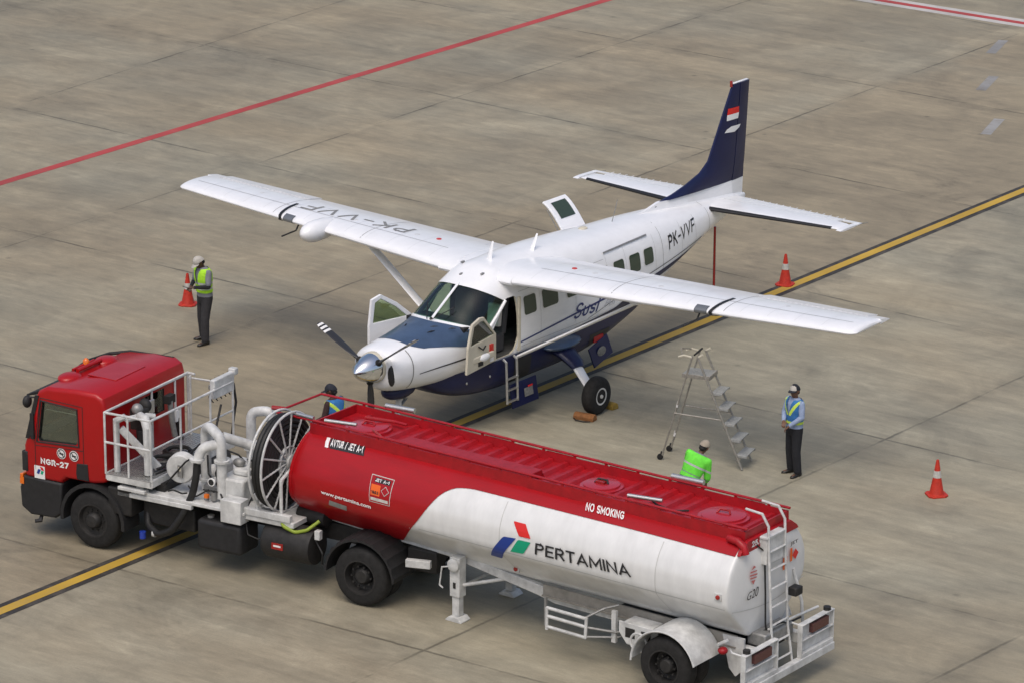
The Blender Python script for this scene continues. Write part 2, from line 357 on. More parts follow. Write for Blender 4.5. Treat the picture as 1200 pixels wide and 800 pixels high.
# ------------------------------------------------------------------ the apron
JOINTS = [((5.96,14.75),(36.19,15.79)), ((14.32,7.33),(36.53,7.91)), ((-6.61,-6.62),(11.87,-7.0)), ((-2.55,-13.66),(.2,-13.81)), ((14.61,23.23),(18.78,23.59)),
          ((15.04,23.65),(14.32,7.33)), ((7.2,15.97),(7.0,-6.95)), ((22.6,18.),(22.12,7.74)), ((-6.6,-.38),(-6.33,-5.84)), ((.39,-10.01),(.42,-13.68)),
          ((29.9,8.),(30.3,20.)), ((37.6,8.),(38.2,20.)), ((23.,30.9),(33.,31.3))]
def ground_material():
    m = bpy.data.materials.new('apron_concrete'); m.use_nodes = True; nt = m.node_tree; N = nt.nodes.new; L = nt.links.new
    b = nt.nodes['Principled BSDF']; tc = N('ShaderNodeTexCoord')
    def math_(op, a, b_=None, clamp=False):
        n = N('ShaderNodeMath'); n.operation = op; n.use_clamp = clamp
        for i, v in enumerate((a, b_)):
            if v is None: continue
            if isinstance(v, (int, float)): n.inputs[i].default_value = v
            else: L(v, n.inputs[i])
        return n.outputs[0]
    def noise(scale, det, rough=.55, mscale=None, rot=0, dist=0):
        mp = N('ShaderNodeMapping'); L(tc.outputs['Object'], mp.inputs[0])
        if mscale: mp.inputs['Scale'].default_value = mscale
        mp.inputs['Rotation'].default_value = (0,0,rot)
        n = N('ShaderNodeTexNoise'); n.inputs['Scale'].default_value = scale; n.inputs['Detail'].default_value = det; n.inputs['Roughness'].default_value = rough
        n.inputs['Distortion'].default_value = dist
        L(mp.outputs[0], n.inputs['Vector']); return n.outputs['Fac']
    def ramp(f, lo, hi, a=0., b_=1.):
        n = N('ShaderNodeMapRange'); L(f, n.inputs[0]); n.inputs[1].default_value = lo; n.inputs[2].default_value = hi; n.inputs[3].default_value = a; n.inputs[4].default_value = b_
        return n.outputs[0]
    # slab tone: one random value per bay
    sx = N('ShaderNodeSeparateXYZ'); L(tc.outputs['Object'], sx.inputs[0])
    ix = math_('FLOOR', math_('DIVIDE', math_('SUBTRACT', sx.outputs[0], 7.15-74), 7.42)); iy = math_('FLOOR', math_('DIVIDE', math_('SUBTRACT', sx.outputs[1], -6.85-74), 7.45))
    cx = N('ShaderNodeCombineXYZ'); L(ix, cx.inputs[0]); L(iy, cx.inputs[1])
    wn = N('ShaderNodeTexWhiteNoise'); wn.noise_dimensions = '2D'; L(cx.outputs[0], wn.inputs['Vector'])
    slab = ramp(wn.outputs['Value'], 0, 1, .91, 1.06)
    ylane = math_('ADD', sx.outputs[1], math_('MULTIPLY', math_('SUBTRACT', noise(.5, 3), .5), .8))
    lane = math_('MULTIPLY', ramp(ylane, -.35, .15, 0, 1), ramp(ylane, 7.0, 8.2, 1, .35))
    slab = math_('MULTIPLY', slab, math_('SUBTRACT', 1.05, math_('MULTIPLY', lane, .15)))
    big = ramp(noise(.11, 5, .65), .3, .7, .80, 1.12)
    mid = ramp(noise(.55, 7, .72, dist=.9), .32, .70, .82, 1.10)
    streak = ramp(noise(1.0, 8, .72, (1.5,.22,1), R(-4)), .30, .72, .79, 1.13)
    fine_s = ramp(noise(3.4, 7, .75, (1.9,.45,1), R(5), .4), .3, .7, .84, 1.12)
    grain = ramp(noise(30, 4, .7), .3, .7, .90, 1.08)
    v = math_('MULTIPLY', slab, big)
    for k in (mid, streak, fine_s, grain): v = math_('MULTIPLY', v, k)
    # oil and tyre soot: patches, mostly along the lead-in line where aircraft stand
    st = ramp(noise(.35, 5, .7, (1,.7,1), dist=1.2), .55, .75)
    near = ramp(math_('ABSOLUTE', sx.outputs[1]), 0., 5.5, 1, 0)
    st2 = math_('MULTIPLY', st, math_('ADD', math_('MULTIPLY', near, .30), .14))
    v = math_('MULTIPLY', v, math_('SUBTRACT', 1.0, st2))
    # small dark spots
    vo = N('ShaderNodeTexVoronoi'); vo.inputs['Scale'].default_value = .9; L(tc.outputs['Object'], vo.inputs['Vector'])
    sp = ramp(vo.outputs['Distance'], .02, .09, .60, 1.0)
    rare = ramp(noise(.3, 1), .56, .6)
    mixs = math_('ADD', math_('MULTIPLY', sp, rare), math_('SUBTRACT', 1.0, rare))
    v = math_('MULTIPLY', v, mixs)
    # joints
    wob = math_('MULTIPLY', math_('SUBTRACT', noise(2.2, 4), .5), .07)
    dmin = None
    for (x0,y0),(x1,y1) in JOINTS:
        dx, dy = x1-x0, y1-y0; l = math.hypot(dx, dy); nx, ny = -dy/l, dx/l; c = nx*x0+ny*y0
        dp = N('ShaderNodeVectorMath'); dp.operation = 'DOT_PRODUCT'; L(tc.outputs['Object'], dp.inputs[0]); dp.inputs[1].default_value = (nx, ny, 0)
        dd = math_('ABSOLUTE', math_('ADD', math_('SUBTRACT', dp.outputs['Value'], c), wob))
        dmin = dd if dmin is None else math_('MINIMUM', dmin, dd)
    breakup = ramp(noise(.45, 4, .6), .36, .60, .12, 1.)
    jt = math_('MULTIPLY', ramp(dmin, .012, .045, 1, 0), breakup)
    halo = math_('MULTIPLY', ramp(dmin, .02, .45, 1, 0), ramp(noise(1.2, 4), .35, .65, -.05, .20))
    v = math_('MULTIPLY', v, math_('SUBTRACT', 1.0, halo))
    v = math_('MULTIPLY', v, math_('SUBTRACT', 1.0, math_('MULTIPLY', jt, .52)))
    jl = math_('MULTIPLY', ramp(dmin, .02, .07, 1, 0), math_('SUBTRACT', 1.0, breakup)); v = math_('MULTIPLY', v, math_('ADD', 1.0, math_('MULTIPLY', jl, .16)))
    pale = ramp(noise(.42, 6, .7, (1.3,.8,1), R(20), 1.0), .60, .70, 0, .14); v = math_('MULTIPLY', v, math_('ADD', 1.0, pale))
    # hue drifts between warm and grey
    hue = N('ShaderNodeMix'); hue.data_type = 'RGBA'; L(math_('SUBTRACT', math_('ADD', ramp(noise(.16, 4, .6, (1,.6,1)), .35, .65), .25), lane, True), hue.inputs[0])
    hue.inputs[6].default_value = (*GROUND_A, 1); hue.inputs[7].default_value = (*GROUND_B, 1)
    mul = N('ShaderNodeVectorMath'); mul.operation = 'SCALE'; L(hue.outputs[2], mul.inputs[0]); L(v, mul.inputs['Scale'])
    L(mul.outputs[0], b.inputs['Base Color'])
    L(ramp(v, .7, 1.1, .62, .86), b.inputs['Roughness']); b.inputs['Specular IOR Level'].default_value = .35
    h = math_('SUBTRACT', math_('MULTIPLY', noise(60, 4), .004), math_('MULTIPLY', jt, .012))
    bp = N('ShaderNodeBump'); bp.inputs['Strength'].default_value = .5; bp.inputs['Distance'].default_value = 1.; L(h, bp.inputs['Height']); L(bp.outputs[0], b.inputs['Normal'])
    return m
g = MB(); S_ = 900
g.faces([(-S_,-S_,0),(S_,-S_,0),(S_,S_,0),(-S_,S_,0)], [(0,1,2,3)])
tag(g.build('apron_ground', ground_material()), kind='structure')

def paint_mat(name, col, worn=.4, under=(.25,.22,.18)):
    m = bpy.data.materials.new(name); m.use_nodes = True; nt = m.node_tree; b = nt.nodes['Principled BSDF']; N = nt.nodes.new; L = nt.links.new
    tc = N('ShaderNodeTexCoord'); n = N('ShaderNodeTexNoise'); n.inputs['Scale'].default_value = 2.2; n.inputs['Detail'].default_value = 9; n.inputs['Roughness'].default_value = .75
    L(tc.outputs['Object'], n.inputs['Vector']); r = N('ShaderNodeMapRange'); L(n.outputs['Fac'], r.inputs[0]); r.inputs[1].default_value = .47; r.inputs[2].default_value = .70
    r.inputs[3].default_value = .05; r.inputs[4].default_value = worn
    mx = N('ShaderNodeMix'); mx.data_type = 'RGBA'; L(r.outputs[0], mx.inputs[0]); mx.inputs[6].default_value = (*col,1); mx.inputs[7].default_value = (*under,1)
    n2 = N('ShaderNodeTexNoise'); n2.inputs['Scale'].default_value = .5; n2.inputs['Detail'].default_value = 5; L(tc.outputs['Object'], n2.inputs['Vector'])
    r2 = N('ShaderNodeMapRange'); L(n2.outputs['Fac'], r2.inputs[0]); r2.inputs[1].default_value = .3; r2.inputs[2].default_value = .7; r2.inputs[3].default_value = .72; r2.inputs[4].default_value = 1.1
    sc = N('ShaderNodeVectorMath'); sc.operation = 'SCALE'; L(mx.outputs[2], sc.inputs[0]); L(r2.outputs[0], sc.inputs['Scale']); L(sc.outputs[0], b.inputs['Base Color'])
    b.inputs['Roughness'].default_value = .7
    return m
def strip(name, p0, p1, w_, z, m):
    (x0,y0),(x1,y1) = p0, p1; l = math.hypot(x1-x0, y1-y0); nx, ny = -(y1-y0)/l*w_/2, (x1-x0)/l*w_/2
    n = max(1, int(l/2)); b = MB(); V = []; F = []
    for i in range(n+1):
        t = i/n; x, y = x0+(x1-x0)*t, y0+(y1-y0)*t; V += [(x+nx, y+ny, z), (x-nx, y-ny, z)]
        if i: F.append((2*i-2, 2*i-1, 2*i+1, 2*i))
    b.faces(V, F)
    return tag(b.build(name, m), kind='structure')
P_black = paint_mat('black_line_paint', (.024,.022,.021), .40)
P_yel = paint_mat('yellow_line_paint', (.54,.34,.035), .30)
P_red = paint_mat('red_line_paint', (.44,.045,.045), .25)
P_wht = paint_mat('white_line_paint', (.55,.53,.50), .3)
P_dash = paint_mat('faded_dash_paint', (.31,.31,.30), .9, (.24,.215,.18))
strip('black_line_border', (-70,-.13), (90,-.13), .47, .004, P_black)
strip('yellow_guide_line', (-70,-.13), (90,-.13), .215, .008, P_yel)
strip('red_guide_line', (-60,17.4), (90,19.75), .27, .004, P_red)
strip('white_edge_line', (38.3,-30), (38.3,60), .82, .004, P_wht)
strip('red_edge_line', (38.3,-30), (38.3,60), .26, .008, P_red)
for (x, y) in ((35.5,7.6),(31.9,5.75),(28.2,3.4)): strip('faded_dash', (x-.75,y-.25), (x+.75,y+.25), .26, .004, P_dash)
# ------------------------------------------------------------------ the aircraft: x aft from the spinner tip, -y is its port side
plane = empty('light_aircraft', (0,0,0), 0, 'white single propeller high wing aircraft with navy tail and open cockpit doors', 'aircraft')
#        x    w    ztop  zbot  zmid  nt   nb
FUS = [(.58,.38,1.93,1.34,1.65,2.1,2.1),(.62,.475,1.98,1.26,1.64,2.1,2.1),(.74,.545,2.01,1.19,1.63,2.2,2.2),(1.1,.60,2.04,1.12,1.62,2.3,2.3),(1.5,.65,2.07,1.08,1.60,2.4,2.4),
       (1.9,.71,2.11,1.06,1.60,2.5,2.5),(2.27,.76,2.165,1.05,1.60,2.6,2.6),(2.66,.80,2.40,1.04,1.6,2.6,2.8),(3.03,.815,2.635,1.04,1.6,2.7,3.),(3.3,.825,2.76,1.03,1.6,2.8,3.),
       (3.7,.83,2.90,1.02,1.6,2.8,3.),(5.0,.83,2.92,1.02,1.6,2.8,3.),(6.2,.83,2.86,1.04,1.6,2.9,3.),(7.5,.80,2.77,1.10,1.68,2.8,2.9),(8.3,.745,2.74,1.24,1.8,2.7,2.6),
       (9.0,.67,2.70,1.42,1.90,2.6,2.4),(10.,.53,2.63,1.70,2.07,2.4,2.2),(11.,.37,2.53,1.94,2.20,2.3,2.1),(11.8,.22,2.46,2.08,2.27,2.2,2.),(12.3,.09,2.40,2.18,2.30,2.,2.),(12.45,.04,2.36,2.24,2.30,2.,2.)]
def fsec(x, ang, inset=0.):
    w_, zt, zb, zm, nt_, nb_ = hermite(FUS, x)
    w_ -= inset; zt -= inset; zb += inset
    c, s = math.cos(ang), math.sin(ang)
    n = nt_ if s >= 0 else nb_
    y = w_*math.copysign(abs(c)**(2/n), c); z = zm+((zt-zm) if s >= 0 else (zm-zb))*math.copysign(abs(s)**(2/n), s)
    return Vector((x, y, z))
def fside(x, z, side=-1, off=.006):
    """the point of the skin at side view (x, z), pushed out by off along the normal"""
    def yy(x, z):
        w_, zt, zb, zm, nt_, nb_ = hermite(FUS, x)
        if z >= zm: t = min(.999, (z-zm)/(zt-zm)); n = nt_
        else: t = min(.999, (zm-z)/(zm-zb)); n = nb_
        return w_*(1-t**n)**(1/n)
    y = yy(x, z); e = .01
    nx, nz = -(yy(x+e,z)-yy(x-e,z))/(2*e), -(yy(x,z+e)-yy(x,z-e))/(2*e)
    nx = max(-1.5,min(1.5,nx)); nz = max(-3,min(3,nz))
    n = Vector((nx, 1, nz)).normalized()
    p = Vector((x, y, z))+n*off; p.y *= (1 if side > 0 else -1); return p
NS = 72
def angs(): return [2*math.pi*(j+.5)/NS for j in range(NS)]
xs = sorted(set([.58,.585,.60,.61,.625,.64,.66,.69,.74,.82]+[round(.9+.08*i,3) for i in range(17)]+[2.27]+[round(2.34+.08*i,3) for i in range(24)]+[round(4.3+.2*i,3) for i in range(40)]+[12.3,12.45]))
def solid(name, xs_, inset, m):
    b = MB(); b.rings([[fsec(x, a, inset) for a in angs()] for x in xs_], m); return b.build(name, m)
fus = solid('fuselage', xs, 0, M['white'])
cav = solid('cavity', [x for x in xs if 2.6 <= x <= 8.4], .035, M['interior'])
# cutters
def side(u,v,w_): return (u, w_, v)
CUTS = []
def cutter(poly, a, b_, m):
    c = MB(); c.prism(poly, side, a, b_, m); CUTS.append(c.build('cutter', m))
WS = [(2.27,2.165),(2.98,1.93),(3.52,2.33),(3.02,2.635),(2.8,3.3),(1.7,2.9)]
cutter(WS, -1.3, 1.3, M['white'])
DOOR = [(3.06,1.30),(3.06,1.90),(3.50,2.36),(3.56,2.38),(3.76,2.38),(3.80,2.34),(3.80,1.60),(3.70,1.36),(3.62,1.30)]
cutter(DOOR, -1.3, -.3, M['cream']); cutter(DOOR, .3, 1.3, M['cream'])
AIRST = [(7.35,1.55),(7.35,2.42),(8.1,2.42),(8.1,1.55)]
cutter(AIRST, .3, 1.3, M['cream'])
def boolean(o, c, op='DIFFERENCE'):
    md = o.modifiers.new('b', 'BOOLEAN'); md.object = c; md.operation = op; md.solver = 'EXACT'; md.material_mode = 'TRANSFER'
boolean(fus, cav)
for c_ in CUTS: boolean(fus, c_)
dg = bpy.context.evaluated_depsgraph_get(); dg.update()
me = bpy.data.meshes.new_from_object(fus.evaluated_get(dg), preserve_all_data_layers=True, depsgraph=dg)
print('FUSELAGE', len(me.vertices), len(me.polygons))
for o_ in [fus, cav]+CUTS: bpy.data.objects.remove(o_, do_unlink=True)
me.shade_smooth(); me.set_sharp_from_angle(angle=R(32))
# paint scheme: navy below the sill line, blue anti-glare top of the cowling
fu = link('fuselage', me, plane)

def patch(name, side_, x0, x1, zlo, zhi, m, off=.006, nu=30, nv=6):
    """a painted area between two side-view curves"""
    b = MB(); P = []
    for i in range(nu+1):
        x = x0+(x1-x0)*i/nu; a, c = zlo(x), zhi(x)
        for j in range(nv+1): P.append(fside(x, a+(c-a)*j/nv, side_, off))
    F = [(i*(nv+1)+j, (i+1)*(nv+1)+j, (i+1)*(nv+1)+j+1, i*(nv+1)+j+1) for i in range(nu) for j in range(nv)]
    b.faces(P, F, m, True); return b.build(name, m, fu)
# cowling top
b = MB(); P = []; nu, nv = 26, 24
for i in range(nu+1):
    for j in range(nv+1):
        v = -1+2*j/nv
        x0_ = 1.12+.26*abs(v)**5; x1_ = 2.17+.60*abs(v)**1.7; x = x0_+(x1_-x0_)*i/nu
        zl = lin((1.1,1.93),(1.5,1.90),(1.9,1.84),(2.3,1.76),(2.8,1.72))(x)
        w_, zt, zb, zm, nt_, nb_ = hermite(FUS, x); a0 = math.asin(min(1,((zl-zm)/(zt-zm)))**(nt_/2))
        a = math.pi/2+(a0-math.pi/2)*v
        p = fsec(x, a); q = fsec(x, a, -.006); P.append(q)
b.faces(P, [(i*(nv+1)+j, (i+1)*(nv+1)+j, (i+1)*(nv+1)+j+1, i*(nv+1)+j+1) for i in range(nu) for j in range(nv)], M['blue_top'], True)
b.build('cowl_panel', M['blue_top'], fu)
for s_ in (-1, 1):
    # thin swoosh and widening lower stripe
    patch('stripe', s_, 3.86, 6.9, lambda x: 1.455+(x-3.86)*.076, lambda x: 1.485+(x-3.86)*.080, M['susi_ink'], nu=24, nv=1)
    patch('stripe', s_, 5.6, 10.35, lin((5.6,1.30),(7.4,1.28),(8.14,1.60),(10.05,1.84),(10.35,1.91)), lin((5.6,1.305),(6.9,1.40),(7.94,1.70),(9.08,1.81),(10.35,1.915)), M['navy'], nu=50, nv=3)
    patch('stripe', s_, 6.0, 10.3, lin((6.0,1.40),(7.75,1.75),(10.3,1.985)), lin((6.0,1.41),(7.75,1.772),(10.3,2.005)), M['grey_ink'], nu=40, nv=1)
    # cowling seam lines
    patch('cowl_line', s_, .98, 1.0, lambda x: 1.25, lambda x: 1.95, M['grey_ink'], nu=1, nv=14)
    patch('cowl_line', s_, 1.15, 2.35, lambda x: 1.50+(x-1.15)*.02, lambda x: 1.515+(x-1.15)*.035, M['black_ink'], nu=12, nv=1)
# side windows
def rrect(x0, z0, x1, z1, r=.05, n=4):
    p = []
    for cx, cz, a in ((x1-r,z1-r,0),(x0+r,z1-r,90),(x0+r,z0+r,180),(x1-r,z0+r,270)):
        for i in range(n+1): t = R(a+90*i/n); p.append((cx+r*math.cos(t), cz+r*math.sin(t)))
    return p
WINS = [(4.00,1.95,4.37,2.30),(4.57,1.95,5.05,2.30),(5.33,1.97,5.67,2.30),(5.85,1.97,6.19,2.30),(6.34,1.97,6.69,2.30),(6.87,1.97,7.22,2.30),(7.41,1.95,7.77,2.30),(7.92,1.99,8.25,2.30)]
for s_ in (-1, 1):
    for (a,b0,c,d) in WINS:
        if s_ > 0 and a > 7.2: continue
        f_ = decal('window', poly_bm([rrect(a-.018,b0-.018,c+.018,d+.018,.07)]), lambda u,v,s_=s_: fside(u,v,s_,.005), M['white_flat'], plane, .12, .08)
        decal('window_pane', poly_bm([rrect(a,b0,c,d,.055)]), lambda u,v,s_=s_: fside(u,v,s_,.009), M['pane_dark'], f_, .12, .08)
# windshield: two bowed panes on the skin itself, with the centre post between them
for s_ in (-1, 1):
    P = []; nu, nv = 14, 14; b = MB()
    for i in range(nu+1):
        for j in range(nv+1):
            v = j/nv; t = i/nu
            lo = (2.23+.72*v**1.6, 2.15-.22*v**1.6); hi = (3.06+.50*v**1.6, 2.64-.29*v**1.6)
            x = lo[0]+(hi[0]-lo[0])*t; 
            w_, zt, zb, zm, nt_, nb_ = hermite(FUS, x)
            ztar = lo[1]+(hi[1]-lo[1])*t
            a0 = math.asin(min(1, max(0,(1.93+.40*t-zm)/(zt-zm)))**(nt_/2)) if v > 0 else math.pi/2
            xx = x; aend = math.asin(min(1,max(0,(ztar-zm)/(zt-zm)))**(nt_/2)) if ztar < zt else math.pi/2
            a = aend if j > 0 else math.pi/2
            p = fsec(xx, a, .016)
            P.append((p.x, p.y*s_, p.z))
    b.faces(P, [(i*(nv+1)+j, (i+1)*(nv+1)+j, (i+1)*(nv+1)+j+1, i*(nv+1)+j+1) for i in range(nu) for j in range(nv)], M['glass'], True)
    b.build('windshield', M['glass'], plane)
b = MB(); b.tube([(2.24,0,2.15),(2.6,0,2.375),(3.06,0,2.66)], .028, M['white'], 8, flat=(1,.6)); b.build('windshield_post', M['white'], plane)
for s_ in (-1, 1):
    b = MB(); b.tube([fside(2.96,1.955,s_,.002), fside(3.24,2.155,s_,.002), fside(3.50,2.345,s_,.002)], .03, M['white'], 8); b.build('windshield_frame', M['white'], plane)
b = MB()
for s_ in (-1,1):
    b.tube([(2.18,s_*.05,2.17),(2.55,s_*.32,2.37)], .008, M['black'], 6)
b.tube([(2.2,0.,2.16),(2.24,-.03,2.19)], .02, M['black'], 6)
b.build('wiper', M['black'], plane)
# cockpit interior
b = MB(); b.box2((2.7,-.76,1.26),(7.9,.76,1.30), M['interior']); b.build('cabin_floor', M['interior'], plane)
b = MB(); b.box2((2.42,-.70,1.30),(2.62,.70,2.02), M['black']); b.prism([(2.35,1.98),(2.9,1.98),(2.95,2.03),(2.35,2.08)], side, -.68, .68, M['black']); b.build('instrument_panel', M['black'], plane, .02)
for y in (-.38,.38):
    b = MB(); b.box2((3.2,y-.22,1.32),(3.68,y+.22,1.66), M['seat']); b.box((3.74,y,1.95),(.12,.42,.66), M['seat'], Matrix.Rotation(R(8),3,'Y')); b.box((3.76,y,2.34),(.09,.24,.14), M['seat'])
    b.build('pilot_seat', M['seat'], plane, .03)
b = MB(); b.box((3.64,-.40,1.98),(.10,.28,.42), M['headset'], Matrix.Rotation(R(8),3,'Y')); b.build('seat_cover', M['headset'], plane, .02)
for k in range(3):
    for y in (-.42,.42):
        b = MB(); x = 4.75+k*.95; b.box2((x,y-.22,1.32),(x+.42,y+.22,1.66), M['seat']); b.box2((x+.38,y-.21,1.6),(x+.5,y+.21,2.2), M['seat']); b.build('cabin_seat', M['seat'], plane, .03)
b = MB(); b.box2((3.79,-.85,1.32),(3.86,-.80,2.36), M['cream']); b.build('door_jamb', M['cream'], plane, .01)
# cockpit doors, swung fully forward
def door(s_):
    P = [(3.00,1.36),(3.0,1.87),(2.56,2.30),(2.42,2.32),(2.15,2.26),(2.0,1.85),(1.95,1.36)]
    W = [(2.93,1.88),(2.55,2.235),(2.43,2.245),(2.21,2.20),(2.09,1.86)]
    if s_ > 0:
        P = [(2.88,1.36),(2.86,1.92),(2.52,2.22),(2.18,2.43),(1.98,2.36),(1.92,1.85),(1.92,1.36)]; W = [(2.74,1.92),(2.50,2.14),(2.17,2.35),(2.05,2.29),(2.0,1.90)]
    def mp(u,v,w_): return (u, s_*(.88+(3.0-u)*(.13 if s_ < 0 else .30)+w_), v)
    bm = bmesh.new(); 
    V0 = [bm.verts.new((u,v,0)) for u,v in P]; V1 = [bm.verts.new((u,v,0)) for u,v in W]
    e = [bm.edges.new((V[i],V[(i+1)%len(V)])) for V in (V0,V1) for i in range(len(V))]
    bmesh.ops.triangle_fill(bm, edges=e, use_beauty=True, use_dissolve=False)
    # drop what fills the window opening
    def inside(p, poly):
        c = False
        for i in range(len(poly)):
            (x1,y1),(x2,y2) = poly[i], poly[i-1]
            if (y1 > p[1]) != (y2 > p[1]) and p[0] < (x2-x1)*(p[1]-y1)/(y2-y1)+x1: c = not c
        return c
    bmesh.ops.delete(bm, geom=[f for f in bm.faces if inside(f.calc_center_median()[:2], W)], context='FACES')
    r = bmesh.ops.extrude_face_region(bm, geom=bm.faces[:]); top = [v for v in r['geom'] if isinstance(v, bmesh.types.BMVert)]
    tops = set(top)
    for v in bm.verts: v.co = Vector(mp(v.co.x, v.co.y, .05 if v in tops else 0.))
    bmesh.ops.recalc_face_normals(bm, faces=bm.faces)
    me = bpy.data.meshes.new('cockpit_door'); bm.to_mesh(me); bm.free()
    mi = M['cream'] if s_ < 0 else M['white']; me.materials.append(mi)
    d = link('cockpit_door', me, plane, .008); d['label'] = 'cream lined port cockpit door swung open' if s_ < 0 else 'white starboard cockpit door swung open'
    b = MB(); b.prism(W, mp, .022, .028, M['glass_door']); b.build('door_glass', M['glass_door'], d)
    if s_ < 0:
        b = MB(); b.box2((2.12,-1.04,1.5),(2.80,-.99,1.62), M['cream']); b.build('door_pocket', M['cream'], d, .02)
        b = MB(); q = mp(2.52,1.56,.09); b.ellip(q, (.15,.05,.075), M['white'], 14, 8); b.build('white_cloth', M['white'], d)
        b = MB(); b.box(mp(2.8,1.66,.065), (.10,.03,.14), M['copper']); b.box(mp(2.8,1.46,.065), (.10,.03,.12), M['white_flat']); b.build('placard', M['copper'], d)
        b = MB(); b.tube([mp(2.35,1.8,.06), mp(2.45,1.72,.10), mp(2.6,1.75,.06)], .014, M['black'], 6); b.box(mp(2.42,1.46,.06),(.14,.02,.09), M['black']); b.build('handle', M['black'], d)
door(-1); door(1)

for (xa, xb, ya, yb) in ((1.75,1.90,-.30,-.36),(1.95,2.08,-.18,-.30),(2.12,2.22,-.50,-.60),(1.78,1.9,.25,.30)):
    b = MB(); za, zb2 = [hermite(FUS, x_)[1]-.155*abs(y_)**2.2-.004 for x_, y_ in ((xa,ya),(xb,yb))]
    b.tube([(xa,ya,za),((xa+xb)/2,(ya+yb)/2,(za+zb2)/2+.006),(xb,yb,zb2)], [.004,.014,.004], M['black_ink'], 6); b.build('cowl_louvre', M['black_ink'], plane)
# nose bowl intakes, spinner, propeller
for s_ in (-1, 1):
    b = MB(); b.ellip((.625, s_*.372, 1.58), (.060,.082,.225), M['black_ink'], 18, 10); b.build('air_intake', M['black_ink'], plane)
b = MB(); b.lathe((.50,0,1.67), (1,0,0), [(0,.26),(.02,.285),(.12,.29),(.16,.27)], M['cream']); b.build('spinner_backplate', M['cream'], plane)
b = MB(); prof = [(0,.004),(.012,.030),(.05,.075),(.12,.135),(.22,.195),(.34,.243),(.46,.270),(.53,.276)]
b.lathe((.02,0,1.67), (1,0,0), prof, M['chrome'], 40); spn = b.build('spinner', M['chrome'], plane)
HUB = Vector((.45,0,1.67))
for k, a in enumerate((62, -56, 183)):
    a = R(a); dr = Vector((0, math.sin(a), math.cos(a))); tg = dr.cross(Vector((1,0,0)))
    b = MB(); rg = []
    for r_, ch, th, tw in ((.24,.085,.07,-20),(.32,.10,.06,-14),(.42,.15,.04,-8),(.6,.185,.028,-3),(.85,.19,.02,3),(1.1,.17,.014,8),(1.26,.15,.011,10),(1.33,.11,.009,10),(1.345,.05,.006,10)):
        c = HUB+dr*r_; t = R(-tw); e1 = (tg*math.sin(t)+Vector((1,0,0))*math.cos(t)); e2 = dr.cross(e1)
        rg.append([c+e1*math.cos(2*math.pi*j/14)*ch/2+e2*math.sin(2*math.pi*j/14)*th/2 for j in range(14)])
    def inter(r0, r1):
        return None
    b.rings(rg, M['prop']); bl = b.build('propeller_blade', M['prop'], plane)
    b = MB(); b.lathe(HUB+dr*.22, dr, [(0,.065),(.05,.066),(.08,.05)], M['rubber'], 14); b.build('blade_cuff', M['rubber'], bl)
    b = MB()
    for r0, r1 in ((1.085,1.135),(1.175,1.225),(1.265,1.315)):
        rr = []
        for r_ in (r0, r1):
            ch = .17-(r_-1.1)*.12 if r_ < 1.26 else .15-(r_-1.26)*.45; c = HUB+dr*r_; t = R(-8-(r_-1.1)*15); e1 = (tg*math.sin(t)+Vector((1,0,0))*math.cos(t)); e2 = dr.cross(e1)
            rr.append([c+e1*math.cos(2*math.pi*j/14)*(ch/2+.003)+e2*math.sin(2*math.pi*j/14)*(.011) for j in range(14)])
        b.rings(rr, M['white_flat'])
    b.build('tip_band', M['white_flat'], bl)

# wings: airfoil sections
def airfoil(le, te, z, th, c0=0., c1=1., n=14, camber=.02):
    """closed ring from chord fraction c0 to c1; le, te are x"""
    c = te-le
    def yt(t): return th*5*(.2969*math.sqrt(max(t,0))-.126*t-.3516*t*t+.2843*t**3-.1015*t**4)
    ts = [c0+(c1-c0)*(1-math.cos(math.pi*i/n))/2 for i in range(n+1)]
    up = [(le+c*t, z+c*(camber*4*t*(1-t)+yt(t))) for t in ts]; lo = [(le+c*t, z+c*(camber*4*t*(1-t)-yt(t))) for t in ts[::-1]]
    return up+lo
def wsec(y):
    t = (abs(y)-.8)/7.14
    return 3.55+.60*t, 5.47-.10*t, 2.70+.22*t, .150-.025*t     # le, te, z, thickness
def wing_piece(name, s_, ya, yb, c0, c1, par, m=None, drop=0., grow=0., n=10, tip=False):
    b = MB(); rg = []
    ys = frange(ya, yb, max(2, int((yb-ya)/.6)+1))
    if tip: ys = ys[:-1]+[yb-.12, yb-.05, yb-.015, yb]
    for y in ys:
        le, te, z, th = wsec(y); te += grow
        if tip and y > yb-.13:
            k = {0:1.}.get(0); q = (y-(yb-.12))/.12; f = math.sqrt(max(0., 1-q*q))*.96+.04; th *= f; le += .10*q*q
        rg.append([Vector((x, s_*y, zz-drop)) for x, zz in airfoil(le, te, z, th, c0, c1, n)])
    b.rings(rg, m or M['white']); return b.build(name, m or M['white'], par, sharp=30)
def wing_top(x, y, off=.005):
    le, te, z, th = wsec(y); t = min(1,max(0,(x-le)/(te-le))); c = te-le
    yt = th*5*(.2969*math.sqrt(t)-.126*t-.3516*t*t+.2843*t**3-.1015*t**4)
    return Vector((x, y, z+c*(.02*4*t*(1-t)+yt)+off))
